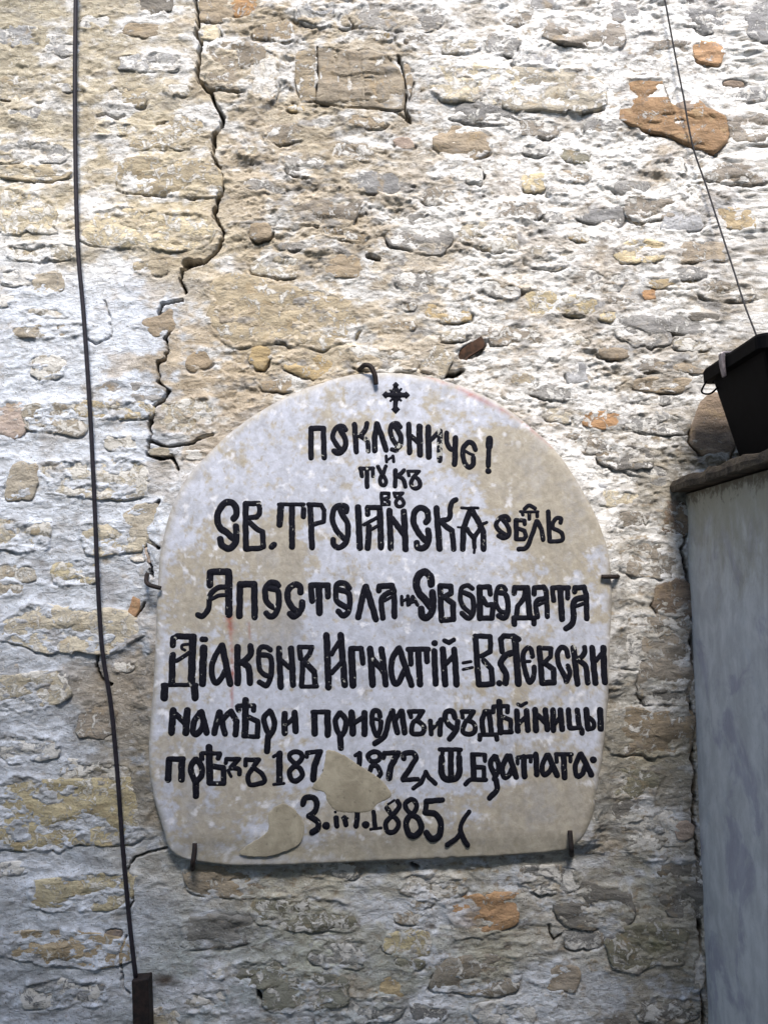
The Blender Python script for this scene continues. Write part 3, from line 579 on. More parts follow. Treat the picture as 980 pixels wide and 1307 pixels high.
# ---------------------------------------------------------------- the memorial plaque
YF = 0.034                                                       # how far its face stands off the wall
plaque = empty('memorial_plaque', 'whitewashed arched stone memorial plaque with a black painted cross and Cyrillic lettering', 'plaque', (float(P(480, 1100)[0]), 0, float(P(480, 1100)[1])))
def hp(x, z):
    return 0.0022 * fbm(np.asarray(x) * 3, np.asarray(z) * 3, 3, 500) + 0.0005 * fbm(np.asarray(x) * 16, np.asarray(z) * 16, 2, 510)
def build_slab():
    o2 = catmull(OUT + [OUT[0]], 4)
    ox, oz = P(o2[:, 0], o2[:, 1], -YF); cx, cz = P(480, 800, -YF); cx = float(cx); cz = float(cz)
    ang = np.arctan2(oz - cz, ox - cx); rad = np.hypot(ox - cx, oz - cz); k = np.argsort(ang); ang = ang[k]; rad = rad[k]
    NT = 1100; th = np.linspace(-math.pi, math.pi, NT, endpoint=False)
    R = np.interp(th, np.append(ang, ang[0] + 2 * math.pi), np.append(rad, rad[0]), period=None)
    R = R * (1 + 0.004 * fbm(np.cos(th) * 6, np.sin(th) * 6, 4, 520, .6) - 0.004 * sst(.3, .6, fbm(np.cos(th) * 14, np.sin(th) * 14, 2, 523)))
    # rings by distance from the edge, then by fraction
    e = np.array([-0.0, 0.0, 0.0006, 0.002, 0.0045, 0.008, 0.012, 0.016])         # inward distance of the edge rings
    yb = np.array([-0.02, 0.012, 0.0195, 0.025, 0.0290, 0.0318, 0.0333, YF])     # height of each
    fr = np.linspace(0.985, 0.0, 250)
    rows = []; ys = []
    for a, b in zip(e, yb): rows.append(R - a); ys.append(np.full(NT, b))
    for f in fr: rows.append((R - 0.016) * f); ys.append(np.full(NT, YF))
    r = np.array(rows); yy = np.array(ys); x = cx + r * np.cos(th); z = cz + r * np.sin(th)
    px, py = PX(x, z, -YF)
    edge = np.clip((R[None, :] - r) / 0.03, 0, 1)
    y = yy + hp(x, z) + (1 - edge) * 0.0022 * fbm(x * 30, z * 30, 3, 530)
    bot = sst(1058, 1092, py + 9 * fbm(x * 8, z * 8, 2, 531)) * sst(0, .5, edge)          # worn step along the foot
    y = y - 0.005 * bot
    # paint: white lime coat, worn through to tan stone
    n1 = fbm(x * 6, z * 8, 5, 540, 0.6); n2 = fbm(x * 22, z * 26, 5, 545, 0.65); n3 = fbm(x * 34, z * 3.5, 3, 548)
    wear = 0.25 + 0 * x
    for (sx, sy, rx, ry, am) in [(590,560,80,60,.25),(720,660,60,110,.75),(690,590,70,60,.5),(330,740,80,90,.3),(250,760,50,60,.35),(240,850,50,90,.2),(330,560,80,40,.28),(420,540,50,30,.2),(710,1040,60,60,.75),(640,1050,90,50,.45),(260,1060,60,40,.5),
                                 (480,1060,120,30,.3),(360,740,25,80,.55),(510,735,25,40,.0),(700,900,80,120,.22),(330,1000,60,30,.5),(620,640,40,30,.15),(560,1090,200,14,.6),(230,980,40,60,.3),(460,1040,60,50,.2),(600,590,30,20,.4)]:
        wear = wear + am * np.exp(-((px - sx) / rx) ** 2 - ((py - sy) / ry) ** 2)
    for (sx, w0, y0, y1, am) in [(357,9,690,770,.7),(357,6,800,830,.8),(300,7,780,830,.25),(375,7,700,800,.5),(505,5,700,760,.0)]:
        wear = wear + am * np.exp(-((px - sx) / w0) ** 2) * sst(y0 - 15, y0, py) * (1 - sst(y1, y1 + 15, py))
    n4 = fbm(x * 70, z * 70, 4, 549, 0.65)
    tan = sst(-0.13, 0.17, wear - 0.46 + 0.50 * n1 + 0.55 * n2 + 0.35 * n4)
    tan = np.maximum(tan, 0.85 * (1 - sst(0.1, 0.75, edge + 0.5 * n2)))
    white = np.array([0.46, 0.485, 0.565]); tanc = np.array([0.32, 0.285, 0.215])
    c = white[None, None] * (1 + 0.14 * n1 + 0.12 * n3 + 0.12 * n4)[..., None] * np.ones(x.shape + (1,))
    c = c * (1 - 0.86 * tan[..., None]) + tanc * (1 + 0.35 * n2 + 0.25 * n4)[..., None] * 0.86 * tan[..., None]
    for (sx, sy, rx, ry, am) in [(470,790,130,60,.42),(560,770,60,40,.3),(380,830,70,40,.3),(420,600,60,60,.16),(560,690,70,40,.0),(620,980,120,50,.22),(250,950,40,90,.22),(440,860,60,40,.3),(680,830,60,30,.15),(240,1010,30,60,.2),(350,870,40,60,.2),(500,1010,110,70,.12)]:
        mm = (am * np.exp(-((px - sx) / rx) ** 2 - ((py - sy) / ry) ** 2) * (0.7 + 1.6 * np.clip(n1 + 0.7 * n3, -.4, 1)))[..., None]
        mm = np.clip(mm, 0, 1); c = c * (1 - mm) + np.array([0.25, 0.275, 0.34]) * mm
    for pts, w0, am in [([(294,785),(294,800),(296,830),(297,860),(296,905)], 2.2, .75), ([(292,788),(296,806)], 4.5, .8), ([(318,795),(319,815)], 1.5, .5), ([(538,476),(565,488),(600,503),(640,523),(672,543),(705,570)], 2.4, .5), ([(585,494),(620,512)], 3.5, .35), ([(293,745),(293,785)], 1.4, .4)]:
        for (x1, y1), (x2, y2) in zip(pts[:-1], pts[1:]):
            L = (x2 - x1) ** 2 + (y2 - y1) ** 2; t = np.clip(((px - x1) * (x2 - x1) + (py - y1) * (y2 - y1)) / L, 0, 1)
            d = np.hypot(px - x1 - t * (x2 - x1), py - y1 - t * (y2 - y1))
            mm = (am * np.exp(-(d / w0) ** 2) * np.clip(0.75 + 1.4 * n2, 0, 1.2))[..., None]; mm = np.clip(mm, 0, .9)
            c = c * (1 - mm) + np.array([0.28, 0.085, 0.06]) * mm
    n5 = fbm(x * 13, z * 15, 5, 551, 0.65)
    mm = (sst(0.02, 0.32, n5 + 0.4 * n3) * 0.55 * (1 - 0.6 * tan))[..., None]                # washed grey blooms in the whitewash
    c = c * (1 - mm) + np.array([0.33, 0.345, 0.39]) * mm
    mm = (sst(0.22, 0.36, n4 + 0.3 * n5) * 0.5)[..., None]; c = c * (1 - mm) + np.array([0.30, 0.27, 0.21]) * mm
    mm = (sst(0.20, 0.40, fbm(x * 30, z * 30, 4, 557, .6)) * 0.75 * (1 - sst(.0, .5, wear - .6)))[..., None]; c = c * (1 - mm) + np.array([0.66, 0.67, 0.72]) * mm
    mm = (np.clip(bot, 0, 1) * 0.35 + (1 - sst(0, .35, edge)) * 0.25 * sst(950, 1060, py))[..., None]
    c = c * (1 - mm) + np.array([0.27, 0.255, 0.20]) * mm
    V = np.stack([x, -y, z], -1).reshape(-1, 3)
    return child(mk_grid('slab', V, len(r), NT, M_PLAQUE, None, np.clip(c, .02, .8).reshape(-1, 3), wrap=True), plaque)
build_slab()

# ---------------------------------------------------------------- lettering: brush strokes, traced as (kind, width, x, y, x, y, ...)
TILES = [
 (385,530,7.54,[
  'l50 92 408 92 125;l50 92 125 208 125;l50 208 125 217 408',
  's46 425 140 400 106 355 108 308 160 300 215 335 285 385 335;s52 362 118 400 190 424 250 416 310 385 352 340 364 312 345',
  'l50 508 90 525 350;s46 627 78 618 130 580 180 530 200;W s46 560 190 620 240 640 290 640 345',
  'l52 703 340 700 230 722 85;l52 725 85 770 200 812 335',
  's46 950 112 918 80 870 88 852 140 866 210 900 270 935 300;s50 890 100 930 160 955 220 948 285 915 325;W s42 948 285 910 338 868 330',
  'l28 812 392 818 450;l24 818 440 872 400;l30 878 392 884 448']),
 (510,530,7.54,[
  'l50 85 88 96 362;l44 110 200 170 260;l56 188 112 197 382',
  'l54 272 118 280 400;l44 290 250 372 165;W l52 386 152 382 432',
  's46 450 172 455 270 490 325 530 330;l52 535 218 528 472',
  's46 728 330 705 278 660 262 615 310 607 390 630 470 670 502 705 470 708 410;l28 628 345 662 362 708 385',
  'l64 862 230 858 300;l46 858 300 850 485;l54 850 537 851 538']),
 (450,570,9.8,[
  'l50 92 275 258 275;l52 100 285 118 368;l56 180 290 180 505;l46 252 285 252 372',
  'l46 318 248 365 355;l46 415 245 380 350;s50 366 350 344 420 356 476 400 484 416 440 396 385 370 352',
  'l56 535 300 530 495;s50 640 297 600 342 550 368;s52 570 370 630 412 650 465 660 500',
  'l40 695 322 706 365;l38 690 310 835 310;l48 820 318 755 385;s52 755 385 730 455 750 510 800 522 840 490 832 432 790 385 760 382',
  'l44 362 586 365 720;l42 362 586 450 586 450 635 385 652;l42 400 655 458 692 456 722 370 724',
  'l40 515 590 532 628;l38 512 584 628 584;l44 622 588 565 650;s46 562 652 538 700 562 742 608 746 640 710 620 662 580 642']),
 (270,630,7.54,[
  's60 215 240 243 200 235 130 190 85 125 95 70 170 58 250 85 330 150 380 210 430;s60 236 315 240 400 232 470 195 520 150 528 100 492 85 435',
  'l54 328 98 330 530;l48 328 97 452 95 464 130 462 195 438 224 360 236;l50 375 285 440 342 492 368 500 510 470 524 340 535',
  'l56 578 515 602 492',
  'l36 648 105 885 105;l60 668 115 656 298;l56 775 120 775 512;l50 885 155 885 222;l32 872 110 884 150']),
 (390,630,7.54,[
  'l54 46 112 62 518;l42 28 103 150 110 180 158 174 268 62 305',
  's52 390 175 392 130 350 115 295 125 262 190 264 280 305 365 370 430;s52 335 160 360 215 400 280 406 400 380 480 320 520 272 490 266 445',
  'l58 505 132 522 520',
  'l48 598 132 712 136;l50 597 138 596 198;l58 712 142 727 520;l34 562 300 690 230;l30 635 345 700 308;l56 612 320 598 525',
  'l58 805 165 820 525;l54 830 240 950 400;l58 945 172 962 535']),
 (510,630,8.167,[
  's60 272 298 297 260 287 190 240 152 185 160 146 230 150 320 190 400 260 480;s60 292 385 303 460 282 540 235 570 185 560 176 515',
  'l62 382 152 415 575;s52 588 65 545 90 525 160 524 235 500 270 445 276;l56 430 292 490 352 545 385 562 578',
  'l28 640 150 815 150;l58 735 165 662 370 656 578;l58 745 165 828 310 870 400 872 578;l46 700 370 772 470;l46 856 345 785 440;l44 778 440 775 560;l26 775 560 775 615;l20 605 350 650 350;l32 835 328 905 300']),
 (620,635,8.91,[
  's52 258 258 238 222 200 216 145 240 116 310 145 372 210 420;s52 190 250 240 318 264 380 250 438 200 462 142 436',
  'l54 340 262 345 470;l46 340 256 438 262 440 302;l46 370 350 438 380 458 440 430 472 350 475',
  's42 440 128 490 92 556 124;l32 388 162 590 162;l38 412 172 418 198;l42 492 175 490 245;l42 580 170 580 216',
  's52 575 272 512 450 462 568 370 590;s52 582 272 628 360 648 478',
  'l52 706 162 722 492;s46 845 285 850 240 800 236 762 290 768 350 858 402 860 486 730 500']),
 (240,715,7.54,[
  'l62 210 238 216 120 250 110 392 112;l66 393 115 394 520;s50 370 255 285 268 218 330 205 400 195 480 138 540 95 525;s36 232 372 290 345 370 330',
  'l60 502 232 495 535;l60 502 232 638 232;l60 638 236 642 545',
  's54 868 245 840 218 785 222 746 275 748 370 780 430 850 462;s54 790 270 850 285 872 330 870 440 840 520 792 545 752 510']),
 (360,715,6.125,[
  's46 145 252 140 205 100 192 52 230 44 300 80 370 120 400 152 385 158 330;s44 60 420 92 440 135 412',
  'l44 225 196 358 196;l46 226 205 236 318;l50 288 200 292 412;l44 358 204 358 285',
  's42 525 218 490 182 432 188 420 250 430 320 500 368;s44 450 232 520 258 530 330 518 400 480 434 440 402',
  'l46 650 208 594 445;l48 655 208 734 460',
  'l44 756 238 758 206 856 200 872 240 880 438;s42 870 240 800 275 776 320 786 452;l24 800 318 860 285']),
 (505,715,7.54,[
  'l32 55 352 60 428;l28 60 400 112 370;l34 115 345 116 430',
  'l30 130 428 162 348;l34 165 350 208 430;l24 140 412 190 402',
  's66 338 235 335 162 280 115 218 150 196 230 220 310 290 390 330 450;s62 352 312 360 420 340 510 290 555 250 530 246 470',
  'l54 425 248 440 580;l50 430 248 528 250 530 318 450 365;l52 480 362 550 420 554 568 450 578',
  's44 735 272 690 242 632 270 620 360 650 450 720 510;s48 660 312 730 352 748 430 735 528 690 558 637 512',
  'l58 805 262 810 560;l48 800 260 898 256 908 325;s48 835 370 880 430 928 432 924 545;l48 924 556 820 560']),
 (630,725,7.54,[
  's42 115 208 88 180 40 190 20 260 25 350 60 410 120 432;s50 60 240 110 252 135 330 130 440 95 482 45 462',
  'l50 195 245 200 190 320 190;l54 320 190 345 470;l46 300 220 290 290 228 370 216 470;l46 190 480 395 480;l52 195 490 197 542;l48 385 490 385 534',
  'l48 386 248 390 190 478 182 502 220 514 468;s46 490 288 420 310 402 370 420 470;l28 430 358 490 330',
  'l48 562 190 718 190;l46 562 198 575 312;l56 635 200 655 492;l46 710 200 710 288',
  'l50 776 230 780 190 868 186 886 250 892 488;s54 870 282 792 300 762 360 766 470 742 548 690 584;l34 790 368 860 342']),
 (200,800,7.54,[
  'l56 155 178 160 112 200 92 360 94;l68 348 98 336 540;s28 272 226 242 210 250 176 302 170;s38 325 242 250 292 190 330;l60 158 270 150 340 150 540;l38 60 560 385 560;l66 78 575 76 682;l66 366 575 370 682',
  'l66 452 208 442 548;l52 440 120 472 120',
  's52 622 185 562 290 532 380 542 500 575 540 620 500 672 400;l60 630 182 708 548',
  'l58 780 195 780 542;s56 902 188 900 270 830 340 790 352;s58 840 352 888 400 900 542']),
 (320,800,7.54,[
  's46 190 222 150 196 92 204 76 280 86 400 130 460 190 480;s50 112 270 180 282 200 350 195 480 150 566 86 532',
  'l56 272 208 290 578;l44 300 330 370 392;l56 390 212 408 560',
  'l48 470 205 480 302;l42 465 195 592 195;l46 588 200 562 270 498 348;l48 502 352 490 568;l54 530 350 610 430 624 562;l38 490 575 642 575',
  'l60 730 82 750 580;l44 780 262 862 130;l44 782 442 885 330;l60 865 82 905 560']),
 (410,800,8.167,[
  'l70 315 235 330 608;l52 308 226 415 226;l54 415 230 436 380',
  'l66 510 232 535 602;l60 540 340 650 470;l62 630 232 672 602',
  's58 800 232 736 350 732 500 770 590 820 560 882 420;l60 812 225 940 608']),
 (520,800,7.0,[
  'l44 5 202 186 202;l46 25 212 30 332;l54 95 212 112 512;l48 170 212 176 312',
  'l50 238 218 252 512;l52 238 148 243 148',
  'l54 315 202 336 516;l42 345 330 410 262;l52 418 202 437 515;l40 328 124 368 142 412 118',
  'l26 495 322 565 312;l26 495 384 580 364',
  'l50 605 84 635 516;l44 610 84 734 86 742 150 736 222 660 262;l48 680 300 748 378 756 508 640 520',
  'l52 817 503 819 504',
  'l46 842 222 830 112 860 82 948 84 990 110;s52 925 235 870 262 832 330 878 420 874 500;l58 958 100 990 510']),
 (640,800,7.0,[
  's44 275 262 260 202 226 190 192 240 196 340 220 430 250 500 285 440 290 362;l28 205 310 250 310',
  'l50 335 192 360 500;l40 332 190 438 196 434 268 370 328;l48 390 330 464 380 466 498 360 504',
  's44 592 262 570 198 530 186 498 240 510 340 560 440 576 490;s42 590 350 608 410 580 490',
  'l50 640 188 675 510;s44 737 182 740 230 710 270 660 292;s48 690 300 750 360 765 500',
  'l52 805 188 835 500;l40 845 300 898 232;l52 905 188 918 494']),
 (205,885,7.0,[
  'l58 116 156 100 350;l50 140 190 215 262;l58 240 152 228 350',
  's50 350 172 300 260 290 340 320 368 360 330 390 250;l54 365 168 412 350',
  'l52 525 168 480 355;l50 530 168 576 360;l48 562 230 618 168;l52 630 163 680 250 672 365',
  'l56 760 62 755 370;l40 695 110 835 110;l46 690 116 696 146;l44 835 116 832 150;l44 790 215 868 250 866 375;l38 742 383 872 388']),
 (325,890,7.54,[
  's50 145 132 92 200 110 300 145 362;s50 155 142 190 230 184 310 142 378;l56 132 372 120 518',
  'l56 290 160 290 340;l44 310 260 370 202;l58 387 148 397 325',
  'l58 575 152 580 350;l44 560 142 712 142;l58 700 152 706 358',
  's50 815 152 778 220 792 310 825 372;s50 825 152 876 220 870 310 832 370;l56 822 372 830 488']),
 (440,890,5.765,[
  'l46 50 112 60 265;l34 70 190 140 142;l44 145 116 145 270',
  's36 260 140 250 106 212 102 200 160 210 230 236 280 260 240 266 180;l24 215 160 252 165',
  's38 350 102 320 180 290 290 222 338;l40 350 102 386 260;l34 370 170 412 102;l42 420 106 440 260',
  'l32 475 104 486 145;l32 470 104 576 104;l36 572 106 530 168;s34 500 190 492 258 522 272 572 262 580 212 532 176 500 190',
  'l34 630 176 635 270;l26 645 230 690 182;l36 705 166 700 275',
  's38 810 150 790 106 750 106 736 150 762 200 802 230;s38 830 180 820 240 770 308',
  'l30 862 106 866 150;l32 860 105 948 105;l36 944 108 910 164;s34 888 180 868 250 900 272 952 258 954 204 912 172 888 180']),
 (600,885,5.444,[
  's34 102 130 82 190 90 270;l36 102 128 130 130 146 270;l28 65 290 182 286;l32 68 296 65 320;l32 180 292 185 320',
  'l40 200 58 210 270;l28 160 90 260 90;l30 160 95 160 130;l30 260 95 258 130;l32 230 165 280 186 280 264;l30 205 272 285 268',
  'l38 322 122 330 260;l28 340 210 385 162;l38 390 122 400 255;l24 330 75 352 86 390 66',
  'l40 450 116 455 255;l34 470 155 530 210;l38 520 116 535 250',
  'l38 572 116 577 256;l28 590 210 625 162;l38 625 116 638 250',
  'l36 680 116 690 235;l30 690 242 765 240;l36 740 116 756 235;l34 775 255 775 275',
  'l38 805 116 815 245;s30 825 170 855 200 855 238 820 248;l40 900 116 905 245']),
 (200,945,6.533,[
  'l52 105 165 98 325;l42 102 156 222 156;l52 212 166 208 325',
  's46 320 162 286 220 300 300 330 350;s46 332 162 376 220 376 290 330 350;l52 328 350 328 464',
  'l54 438 58 445 350;l32 380 108 528 108;l40 376 116 378 155;l40 525 116 515 150;l44 480 216 558 230 560 352;l36 445 360 562 360',
  'l34 576 188 582 155 690 155;l40 682 160 622 225;s38 620 232 688 240 690 282;l26 597 250 620 300',
  'l36 742 208 745 160 852 160;l40 848 162 802 230;s38 800 232 762 300 780 368 850 362 898 340 880 280 820 236']),
 (340,945,4.4545,[
  'l18 42 92 78 72;l34 75 76 75 234;l16 42 250 100 245',
  's26 165 64 136 76 136 105 170 132 200 105 198 76 165 64;s28 165 146 132 180 142 222 175 230 204 200 195 165 165 146',
  'l24 230 92 232 70 310 62;l34 302 68 275 140 266 220',
  'l14 326 170 331 186',
  'l20 505 86 532 72;l28 530 76 528 138',
  's26 610 64 577 86 596 118 638 110 644 78 610 64;s26 590 172 602 146 630 150 648 185 640 204',
  'l26 665 98 670 72 750 70;l34 745 76 706 150 696 214',
  's30 780 102 782 78 828 72 850 100 820 150 776 218;l24 776 225 860 220',
  'l24 905 180 880 240 835 272;l24 905 180 925 215 960 245']),
 (540,945,4.261,[
  'l22 90 50 205 50;l22 106 60 106 74;l30 150 60 150 205;l22 195 60 195 74;s32 100 92 100 180 125 210 170 210 195 180 195 92',
  'l30 270 82 275 210;l22 265 76 335 80 336 110;l24 290 145 330 150 330 205;s24 230 240 260 215 340 215',
  's28 385 86 366 130 390 190;s28 395 90 410 150 385 210;s28 395 215 400 270 360 314',
  's28 455 86 430 150 440 198 465 190 485 150;l30 470 86 505 200',
  'l22 510 95 590 86;l20 510 100 512 126;l30 545 90 550 196;l20 585 90 583 115',
  'l28 612 76 616 185',
  's26 670 82 645 140 656 188 685 170 705 130;l30 680 82 726 190',
  'l22 720 76 806 76;l22 722 82 725 115;l30 762 82 768 202;l22 800 82 798 115',
  's26 850 76 825 140 836 194 865 180 882 130;l30 857 76 912 186',
  'l34 922 105 924 105']),
 (370,1005,4.083,[
  's28 68 88 80 56 118 52 140 80 130 125 98 150;s28 108 155 145 180 145 215 116 234',
  'l38 189 200 191 200','l26 240 160 245 200;l12 235 128 237 129','l26 285 160 292 195;l10 272 160 302 160','l26 352 128 345 200;l10 357 90 358 91','l36 393 195 395 195',
  'l22 435 128 445 210;l14 420 218 474 212',
  's24 560 72 570 100 530 150 500 185 510 230 550 225 565 182 530 142 505 108;W l12 510 88 545 66',
  's24 630 62 602 82 608 115 638 136 660 104 652 72 630 62;s28 632 146 606 180 616 238 650 252 684 215 670 166 632 146',
  'l26 795 66 710 72 706 130;s30 706 130 760 142 785 190 778 248 740 270 710 236',
  's22 932 128 892 190 880 250 818 300;s24 886 220 905 270 925 302']),
]
def stroke_mesh(V, F, pts, wd, idx):
    """pts in photo pixels; a domed brush stroke lying on the plaque"""
    n = len(pts); jit = 1 + 0.13 * fbm(pts[:, 0] * 0.16, pts[:, 1] * 0.16, 3, 600 + idx)
    pts = pts + 0.5 * np.stack([perlin(pts[:, 0] * .12, pts[:, 1] * .12, 610), perlin(pts[:, 0] * .12, pts[:, 1] * .12, 620)], -1)
    x, z = P(pts[:, 0], pts[:, 1], -YF); hw = wd / 2 * (2.126 / FPX) * jit
    tx = np.gradient(x) if n > 1 else np.array([1.0]); tz = np.gradient(z) if n > 1 else np.array([0.0])
    l = np.hypot(tx, tz) + 1e-9; nx, nz = -tz / l, tx / l
    prof = [(-1, -0.0003), (-0.93, 0.00028), (0, 0.00034), (0.93, 0.00028), (1, -0.0003)]
    hh = 0.00002 * (idx % 9); b0 = len(V)
    rows = []
    for o, h in prof:
        vx = x + nx * hw * o; vz = z + nz * hw * o
        rows.append(np.stack([vx, -(YF + hp(vx, vz) + h + hh), vz], -1))
    A = np.stack(rows, 1).reshape(-1, 3); V.extend(map(tuple, A))
    for i in range(n - 1):
        for k in range(4):
            a = b0 + i * 5 + k; F.append((a, a + 5, a + 6, a + 1))
    for i in (0, n - 1):                                    # rounded ends
        b1 = len(V); r = hw[i]; NA = 14
        V.append((x[i], -(YF + float(hp(x[i], z[i])) + 0.00034 + hh), z[i]))
        for o, h in prof[3:]:
            for k in range(NA):
                a = 2 * math.pi * k / NA; rj = r * o * (1 + 0.03 * math.sin(3 * a + idx + i))
                vx = x[i] + rj * math.cos(a); vz = z[i] + rj * math.sin(a)
                V.append((vx, -(YF + float(hp(vx, vz)) + h + hh), vz))
        for k in range(NA):
            k2 = (k + 1) % NA; F.append((b1, b1 + 1 + k, b1 + 1 + k2)); F.append((b1 + 1 + k, b1 + 1 + NA + k, b1 + 1 + NA + k2, b1 + 1 + k2))
LI = 0
for ox, oy, sc, glyphs in TILES:
    for gl in glyphs:
        VV = {False: ([], []), True: ([], [])}
        for st in gl.split(';'):
            worn = st.startswith('W '); st = st[2:] if worn else st
            a = st.split(); kind = a[0][0]; wd = float(a[0][1:]) / sc * 1.14
            p = np.array(list(map(float, a[1:]))).reshape(-1, 2) / sc + np.array([ox, oy])
            LI += 1
            if kind == 's': stroke_mesh(*VV[worn], catmull(p, 1.0), wd, LI)
            else:
                for q in range(len(p) - 1):
                    LI += 1; stroke_mesh(*VV[worn], dens(p[q:q + 2], 1.6), wd, LI)
        o = None
        for wn in (False, True):
            if not VV[wn][0]: continue
            V, F = VV[wn]; oo = mk('letter', V, F, M_WORN if wn else M_LETTER)
            if o is None: o = child(oo, plaque)
            else: oo.name = 'worn_stroke'; oo.parent = o
# cross above the text
V = []; F = []
def cp(*a): return np.array(a, float).reshape(-1, 2) / 7.0 + np.array([440, 450])
for q, (wd, a) in enumerate([(46, (372, 378, 542, 380)), (46, (455, 298, 453, 505)), (74, (455, 340, 455, 410)), (70, (425, 378, 485, 378)), (24, (408, 335, 500, 430)), (24, (502, 328, 408, 432))]):
    stroke_mesh(V, F, dens(cp(*a), 1.2), wd / 7.0, 800 + q)
for cx_, cy_, rx, ry in [(455, 290, 34, 32), (366, 378, 38, 38), (548, 381, 38, 38), (454, 508, 44, 46)]:
    pts = cp(cx_ - rx, cy_, cx_ - rx * .45, cy_ - ry * .6, cx_, cy_ - ry, cx_ + rx * .45, cy_ - ry * .6, cx_ + rx, cy_, cx_ + rx * .5, cy_ + ry * .55, cx_, cy_ + ry, cx_ - rx * .5, cy_ + ry * .55)
    b = len(V); c = cp(cx_, cy_)[0]
    for (qx_, qy_), h in [((c[0], c[1]), .0019)] + [((p[0] * .8 + c[0] * .2, p[1] * .8 + c[1] * .2), .0011) for p in pts] + [((p[0], p[1]), -.0006) for p in pts]:
        x, z = P(qx_, qy_, -YF); V.append((float(x), -(YF + float(hp(x, z)) + h), float(z)))
    for k in range(8):
        k2 = (k + 1) % 8; F.append((b, b + 1 + k2, b + 1 + k)); F.append((b + 1 + k, b + 1 + k2, b + 9 + k2, b + 9 + k))
child(mk('cross_emblem', V, F, M_LETTER), plaque)
# tan filler smeared over the bottom lines
def patch(poly, hgt, seed):
    pts = np.array(poly, float) / 3.0625 + np.array([300, 940]); pts = catmull(np.vstack([pts, pts[:1]]), 1.5)[:-1]
    c = pts.mean(0); V = []; F = []; n = len(pts); R = [1.0, 0.985, 0.95, 0.85, 0.65, 0.4, 0.18]
    for r in R:
        q = c + (pts - c) * r; q = q + 1.7 * max(0.0, (r - .6) / .4) * np.stack([fbm(q[:, 0] * .22, q[:, 1] * .22, 4, seed, .65), fbm(q[:, 0] * .22, q[:, 1] * .22, 4, seed + 5, .65)], -1)
        x, z = P(q[:, 0], q[:, 1], -YF); h = (-0.0006 if r == 1.0 else 0.0005 if r > .98 else hgt) + 0.0003 * fbm(x * 25, z * 25, 2, seed)
        V.extend(zip(x, -(YF + hp(x, z) + h), z))
    x, z = P(c[0], c[1], -YF); V.append((float(x), -(YF + float(hp(x, z)) + hgt), float(z)))
    for j in range(len(R) - 1):
        for k in range(n): k2 = (k + 1) % n; F.append((j * n + k, j * n + k2, (j + 1) * n + k2, (j + 1) * n + k))
    for k in range(n): F.append(((len(R) - 1) * n + k, (len(R) - 1) * n + (k + 1) % n, len(V) - 1))
    return child(mk('filler_patch', V, F, M_FILL), plaque)
patch([(362,52),(425,72),(485,112),(560,160),(608,212),(604,240),(560,262),(530,292),(480,298),(400,293),(365,262),(346,218),(300,200),(335,150),(350,100)], 0.0008, 700)
patch([(180,262),(222,275),(262,318),(272,360),(252,420),(190,452),(120,470),(22,464),(40,432),(125,372),(132,300)], 0.0008, 720)

# ---------------------------------------------------------------- iron pins that hold the plaque
def P3(px, py, y): x, z = P(px, py, y); return (float(x), y, float(z))
hooks = [([P3(459, 471, -0.012), P3(466, 466, -0.042), P3(473, 468, -0.047), P3(478, 478, -0.046), P3(480, 491, -0.042)], .0058, 'bent iron hook over the top edge of the plaque, left of the cross'),
         ([P3(190, 728, 0.02), P3(187, 738, -0.030), P3(190, 746, -0.045), P3(206, 751, -0.042)], .0050, 'curved iron hook gripping the left edge of the plaque'),
         ([P3(790, 736, 0.02), P3(787, 736, -0.030), P3(778, 736, -0.042), P3(767, 736, -0.041)], .0050, 'short horizontal iron pin on the right edge of the plaque'),
         ([P3(249, 1076, -0.040), P3(248, 1090, -0.046), P3(246, 1104, -0.044), P3(246, 1110, 0.01)], .0056, 'upright iron pin under the bottom left corner of the plaque'),
         ([P3(727, 1060, -0.040), P3(728, 1074, -0.046), P3(729, 1086, -0.044), P3(729, 1092, 0.01)], .0058, 'upright iron pin under the bottom right corner of the plaque')]
for pts, r, lb in hooks:
    o = tube('iron_hook', pts, [r * .9, r, r, r * 1.05, r * .95], M_IRON, seg=10, step=0.003); tag(o, lb, 'iron hook', 'iron hooks holding the plaque')
# rusty strip sticking out of a joint above the plaque
q = [P3(580, 452, 0.012), P3(596, 441, -0.004), P3(614, 429, -0.016), P3(620, 442, -0.016), P3(606, 451, -0.004), P3(597, 457, 0.0), P3(589, 472, 0.006), P3(585, 462, 0.01)]
V, F = prism([(x, y - 0.004, z) for x, y, z in q], [(x, y + 0.012, z) for x, y, z in q])
o = mk('rusty_iron_strip', V, F, M_RUST, None, False); bevel(o, 0.0012); tag(o, 'torn rusty iron strip jutting from a joint above the plaque', 'iron strip')

# ---------------------------------------------------------------- cable, conduit and thin wire
cab = [(97,-60),(97,0),(96,130),(99,300),(107,400),(115,520),(121,640),(125,740),(131,830),(142,900),(150,985),(157,1080),(165,1170),(174,1252)]
o = tube('downlead_cable', [P3(a, b, -0.022 if b < 1200 else -0.036) for a, b in cab], 0.0050, M_CABLE, seg=10, step=0.02)
tag(o, 'thick dark cable running down the left of the wall into a dark duct', 'cable')
c0 = P3(168, 1252, -0.052); c1 = P3(189, 1250, -0.052); zt0, zt1 = c0[2], c1[2]
xb = 0.013
V, F = prism([(c0[0] + 3 * xb, -0.052, 0), (c1[0] + 3 * xb, -0.052, 0), (c1[0] + 3 * xb, -0.012, 0), (c0[0] + 3 * xb, -0.012, 0)],
             [(c0[0], -0.052, zt0), (c1[0], -0.052, zt1), (c1[0], -0.012, zt1), (c0[0], -0.012, zt0)])
